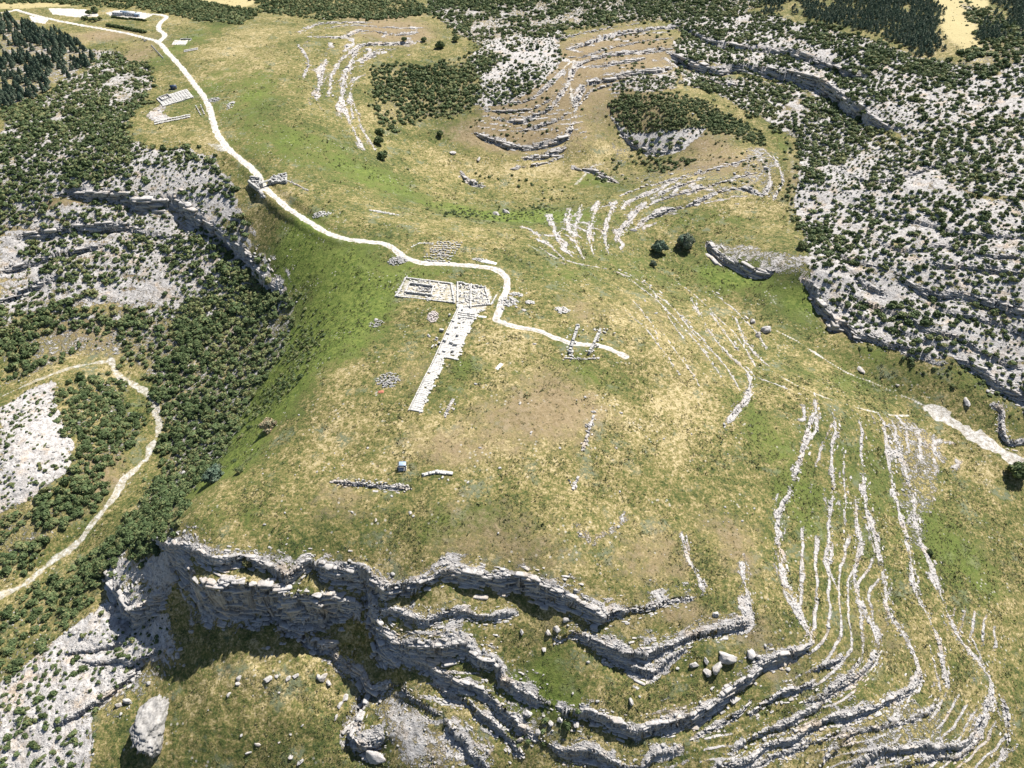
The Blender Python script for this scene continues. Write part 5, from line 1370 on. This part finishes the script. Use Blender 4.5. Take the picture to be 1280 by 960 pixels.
# covered finds
def tarp(px, py, L, Wd, rz, label, mat, h=.7):
    x, y, z = at(px, py); r = np.random.default_rng(int(px))
    n, m = 16, 8
    u, v = np.meshgrid(np.linspace(-1, 1, n), np.linspace(-1, 1, m), indexing='ij')
    hh = h * np.clip(1 - np.abs(u) ** 4, 0, 1) * np.clip(1 - np.abs(v) ** 3, 0, 1) * (1 + .3 * fbm(u * 3 + px, v * 3, 1, 2, 4))
    c_, s_ = math.cos(rz), math.sin(rz)
    X, Y = u * L / 2, v * Wd / 2 * (1 - .12 * np.abs(u))
    XX, YY = X * c_ - Y * s_, X * s_ + Y * c_
    Z = mz(x + XX.ravel(), y + YY.ravel()) - z + .06 + hh.ravel()
    ii = np.arange(n * m).reshape(n, m)
    q = np.stack([ii[:-1, :-1], ii[1:, :-1], ii[1:, 1:], ii[:-1, 1:]], -1).reshape(-1, 4)
    o = link('tarpaulin', new_mesh('tarpaulin', np.c_[XX.ravel(), YY.ravel(), Z], q), mat, None, (x, y, z))
    return tag(o, label, 'tarpaulin')
tarp(611, 328, 9, 3.2, -.22, 'long white tarpaulin over a trench above the path loop', mat_tarp)
tarp(624, 458, 4.6, 1.8, 1.0, 'small white tarpaulin lying on the open meadow', mat_tarp, .5)
tarp(476, 490, 2.6, 1.8, .1, 'faded red tarpaulin on the meadow below the stone scatter', mat_red, .4)
tarp(603, 396, 4.0, 1.5, -.1, 'flat white sheet right of the street head, beside the path end', mat_tarp, .25)

# stone yard: dressed blocks laid out in rows
LAB, GRP = 'grey block in the big stone yard above the path, laid out in close rows', 'blocks of the stone yard above the path'
for i in range(9):
    for j in range(11):
        if random.random() < .08: continue
        u, v = (j + random.uniform(-.2, .2)) / 10.0, (i + random.uniform(-.2, .2)) / 8.0
        p = (W2(528, 325) * (1 - u) + W2(562, 328) * u) * (1 - v) + (W2(548, 303) * (1 - u) + W2(577, 304) * u) * v
        stone(p, 0, (random.uniform(.8, 1.5), random.uniform(.5, .9), random.uniform(.5, .9)), random.uniform(-.3, .3), LAB, GRP)
LAB, GRP = 'white block in the long row of finds left of the road, below the excavated temple', 'row of blocks below the excavated temple'
for j in range(22):
    for i in range(2):
        p = W2(194 + j * 2.05, 154 - j * .42 + i * 2.6 - 1.2)
        stone(p, 0, (random.uniform(.7, 1.0), random.uniform(1.6, 2.4), random.uniform(.6, 1.0)), random.uniform(-.15, .15), LAB, GRP)
LAB, GRP = 'white block in the two short lines beside the road, right of the excavated temple', 'two short lines of blocks beside the road'
for j in range(7):
    for x0, x1 in ((245, 251), (251, 255.5)):
        stone(x0 + (x1 - x0) * j / 6, 133 + j * 1.8 - (1 if x0 > 248 else 0), (.9, 1.5, .8), .5, LAB, GRP)
LAB, GRP = 'white block in the rows right of the road junction', 'rows of blocks right of the road junction'
for j in range(9):
    for i in range(2):
        stone(231 + j * 1.95, 63.5 - j * .35 + i * 1.6, (.8, 2.2, .8), -.3, LAB, GRP)
LAB, GRP = 'upright dark stone in the file left of the road, under the junction', 'upright stones in a file left of the road'
for j in range(12):
    stone(190 + j * 1.25, 58.5 + j * 1.35, (1.0, .9, 1.9), .6, LAB, GRP)
for j, (a, b_) in enumerate(((179, 50), (181, 52), (183, 51))):
    stone(a, b_, (1.4, 1.0, 1.8), .4, 'upright stone of the small trio left of the road at the junction', 'trio of upright stones at the junction')

# excavated temple by the road
c = [W2(197, 124), W2(233, 112.5), W2(241, 122), W2(205, 133)]
T = empty('excavated_temple', c[0], 'pale rectangular excavated temple platform ringed by a track, left of the road', 'ruin')
o_ = c[0]
for i in range(4):
    m_ = MB(); masonry(m_, c[i], c[(i + 1) % 4], 1.0, 1.2, o_, .15, .5, None, 160 + i); m_.build('outer_wall', mat_ashlar, T)
m_ = MB()
for i in range(11):
    for j in range(7):
        u, v = (i + .5) / 11, (j + .5) / 7
        p = (c[0] * (1 - u) + c[1] * u) * (1 - v) + (c[3] * (1 - u) + c[2] * u) * v
        m_.block((p[0] - o_[0], p[1] - o_[1], float(mz(p[0], p[1])[0]) - o_[2] + .2), (2.3, 2.0, .9 + random.uniform(-.1, .15)), .22, 0, .05)
m_.build('platform', mat_pink if False else mat_ashlar, T)
q = [W2(200, 123.5), W2(210, 119.8), W2(214, 123), W2(204, 127)]
for i in range(4):
    m_ = MB(); masonry(m_, q[i], q[(i + 1) % 4], 2.2, 1.0, o_, .25, .5, None, 170 + i); m_.build('inner_wall', mat_rubble, T)

def gable_house(px, py, L, Wd, H, rz, label, wall, roofm, cat='building', name='building', windows=3, flat=False, base=0.0):
    x, y, z = at(px, py)
    T = empty(name, (x, y, z + base), label, cat, None, rz)
    m_ = MB(); m_.block((0, 0, H / 2 - .3), (L, Wd, H + .6)); m_.build('wall', wall, T)
    rf = MB()
    if flat:
        rf.block((0, 0, H + .10), (L + .5, Wd + .5, .16))
    else:
        for sg in (-1, 1):
            b0 = len(rf.v); rise = Wd * .22
            for xx in (-L / 2 - .3, L / 2 + .3):
                for yy, zz in ((0, H + rise), (sg * (Wd / 2 + .35), H - .12)):
                    rf.v += [(xx, yy, zz), (xx, yy, zz + .12)]
            rf.f += [(b0 + 1, b0 + 3, b0 + 7, b0 + 5), (b0, b0 + 4, b0 + 6, b0 + 2), (b0, b0 + 2, b0 + 3, b0 + 1), (b0 + 4, b0 + 5, b0 + 7, b0 + 6), (b0 + 2, b0 + 6, b0 + 7, b0 + 3)]
    rf.build('roof', roofm, T)
    for k in range(windows):
        xx = -L / 2 + (k + .7) * L / (windows + .6)
        w_ = MB(); w_.block((xx, -Wd / 2 - .03, H * .58), (.95, .08, 1.0)); fr_ = w_.build('window', mat_white, T)
        w_ = MB(); w_.block((xx, -Wd / 2 - .075, H * .58), (.78, .03, .82)); w_.build('pane', mat_glass, fr_)
    w_ = MB(); w_.block((L / 2 - .9, -Wd / 2 - .04, 1.0), (.95, .08, 2.0)); w_.build('door', mat_wood, T)
    return T
gable_house(149, 18.5, 12, 6, 3.0, -.1, 'white flat roofed dig house with dark windows, left end of the white yard', mat_white, mat_white, windows=4, flat=True)
gable_house(157, 18.5, 9, 5, 2.8, -.1, 'blue grey roofed cabin in the middle of the white yard', mat_white, mat_blue, windows=3)
gable_house(165, 19.5, 10, 5, 2.8, -.12, 'low white cabin with a pale metal roof, right side of the yard', mat_white, mat_tarp, windows=3)
gable_house(172, 20.5, 5, 3, 2.4, -.1, 'smallest cabin of the yard, blue grey box near the hedge end', mat_blue, mat_blue, windows=1, flat=True)
gable_house(217.5, 111, 4.6, 3.2, 2.4, .2, 'small dark navy shed behind the excavated temple', mat_navy, mat_navy, 'shed', 'shed', 1)
def hedge(s, w, h, label, seed):
    P = np.array([W2(*p) for p in parse(s)]); Q = resample(P[:, :2], 1.3)
    r = np.random.default_rng(seed); k = w / 2
    pts = np.c_[Q + r.normal(0, .25, Q.shape), np.zeros(len(Q))]; pts[:, 2] = mz(pts[:, 0], pts[:, 1])
    o0 = P[0]
    o = merge('hedge', lod2, pts - o0, np.c_[np.full(len(Q), k), np.full(len(Q), k), h * r.uniform(.8, 1.15, len(Q))], mat_shrub, r.uniform(-.25, .05, len(Q)), seed)
    o.location = o0
    return tag(o, label, 'hedge')
hedge('141,22 150,23.2 159,24.5', 3.0, 1.9, 'dark clipped hedge along the near side of the white yard, left half', 1); hedge('163,24 172,25.2 182,26.4', 3.0, 1.9, 'dark clipped hedge along the near side of the white yard, right half', 2)
hedge('134,32.5 145,34 158,36.5 170,39 181,41', 4.6, 2.6, 'long leafy hedge between the road and the white yard', 3)
for k, (a, b_, rr) in enumerate(((108, 25, 3), (113, 27, 2.6), (119, 27, 3.5), (125, 25, 3), (112, 19, 4), (120, 16, 5), (104, 24, 2.5))):
    tree(a, b_, rr, ['leftmost small tree between the car park and the white yard', 'dark round tree in the verge between the two white yards', 'dense tree right of the verge trees between the yards', 'last tree of the verge, nearest the hedge',
                     'tree at the right end of the white car park', 'taller tree behind the gap of the two white yards', 'smallest tree of the verge by the car park'][k], mat_shrub, 1.1, seed=60 + k, size=.22)
c = [W2(218, 56), W2(226, 49.5), W2(239, 49.5), W2(231, 56.5)]
T = empty('dig_trench', c[0], 'pale square dig trench with a dark back wall right of the junction', 'ruin')
for i in range(4):
    m_ = MB(); masonry(m_, c[i], c[(i + 1) % 4], 1.6 if i == 1 else .7, .8, c[0], .05, .45, None, 180 + i); m_.build('edge_wall', mat_ashlar, T)

# the hut on the front edge of the plateau: posts, glassy roof, half walls, bench
x, y, z = at(503, 585)
T = empty('shelter_hut', (x, y, z), 'small open shelter hut with blue grey roof and dark posts on the front meadow', 'shelter', None, .05); T.scale = (.8, .8, .8)
for sx in (-1, 1):
    for sy in (-1, 1):
        m_ = MB(); m_.block((sx * 1.9, sy * 1.7, 1.25), (.18, .18, 3.1)); m_.build('post', mat_dark, T)
m_ = MB(); m_.block((.25, .5, 2.78), (3.5, 2.7, .12), 0, .05); m_.build('roof', mat_blue, T)
m_ = MB()
for a in ((0, 1.85, 2.6, 4.2, .14), (0, -1.85, 2.6, 4.2, .14)): m_.block((a[0], a[1], a[2]), (a[3], a[4], .16))
for sx in (-1, 1): m_.block((sx * 2.05, 0, 2.62), (.14, 3.9, .16))
m_.build('roof_frame', mat_dark, T)
m_ = MB(); m_.block((0, 1.78, 1.0), (3.6, .07, 1.9)); m_.build('back_panel', mat_blue, T)
m_ = MB(); m_.block((1.83, .1, .8), (.07, 3.2, 1.5)); m_.build('side_panel', mat_blue, T)
m_ = MB(); m_.block((-.2, 1.2, .45), (2.6, .5, .1)); b_ = m_.build('bench', mat_wood, T)
m_ = MB(); m_.block((0, 0, -.05), (4.2, 3.8, .3)); m_.build('floor', mat_ashlar, T)

# dark flat stones of the two faint field edges on the far meadow
for k, (a, b_, r) in enumerate([(462, 54, 3), (435, 84, 3), (452, 79, 3), (402, 92, 3), (397, 112, 3), (416, 120, 3), (441, 160, 3)]):
    boulder(a, b_, r, 'pale stone at a terrace edge on the far left meadow', 'stones at the terrace edges on the far left meadow', sc=(1.3, 1, .6))
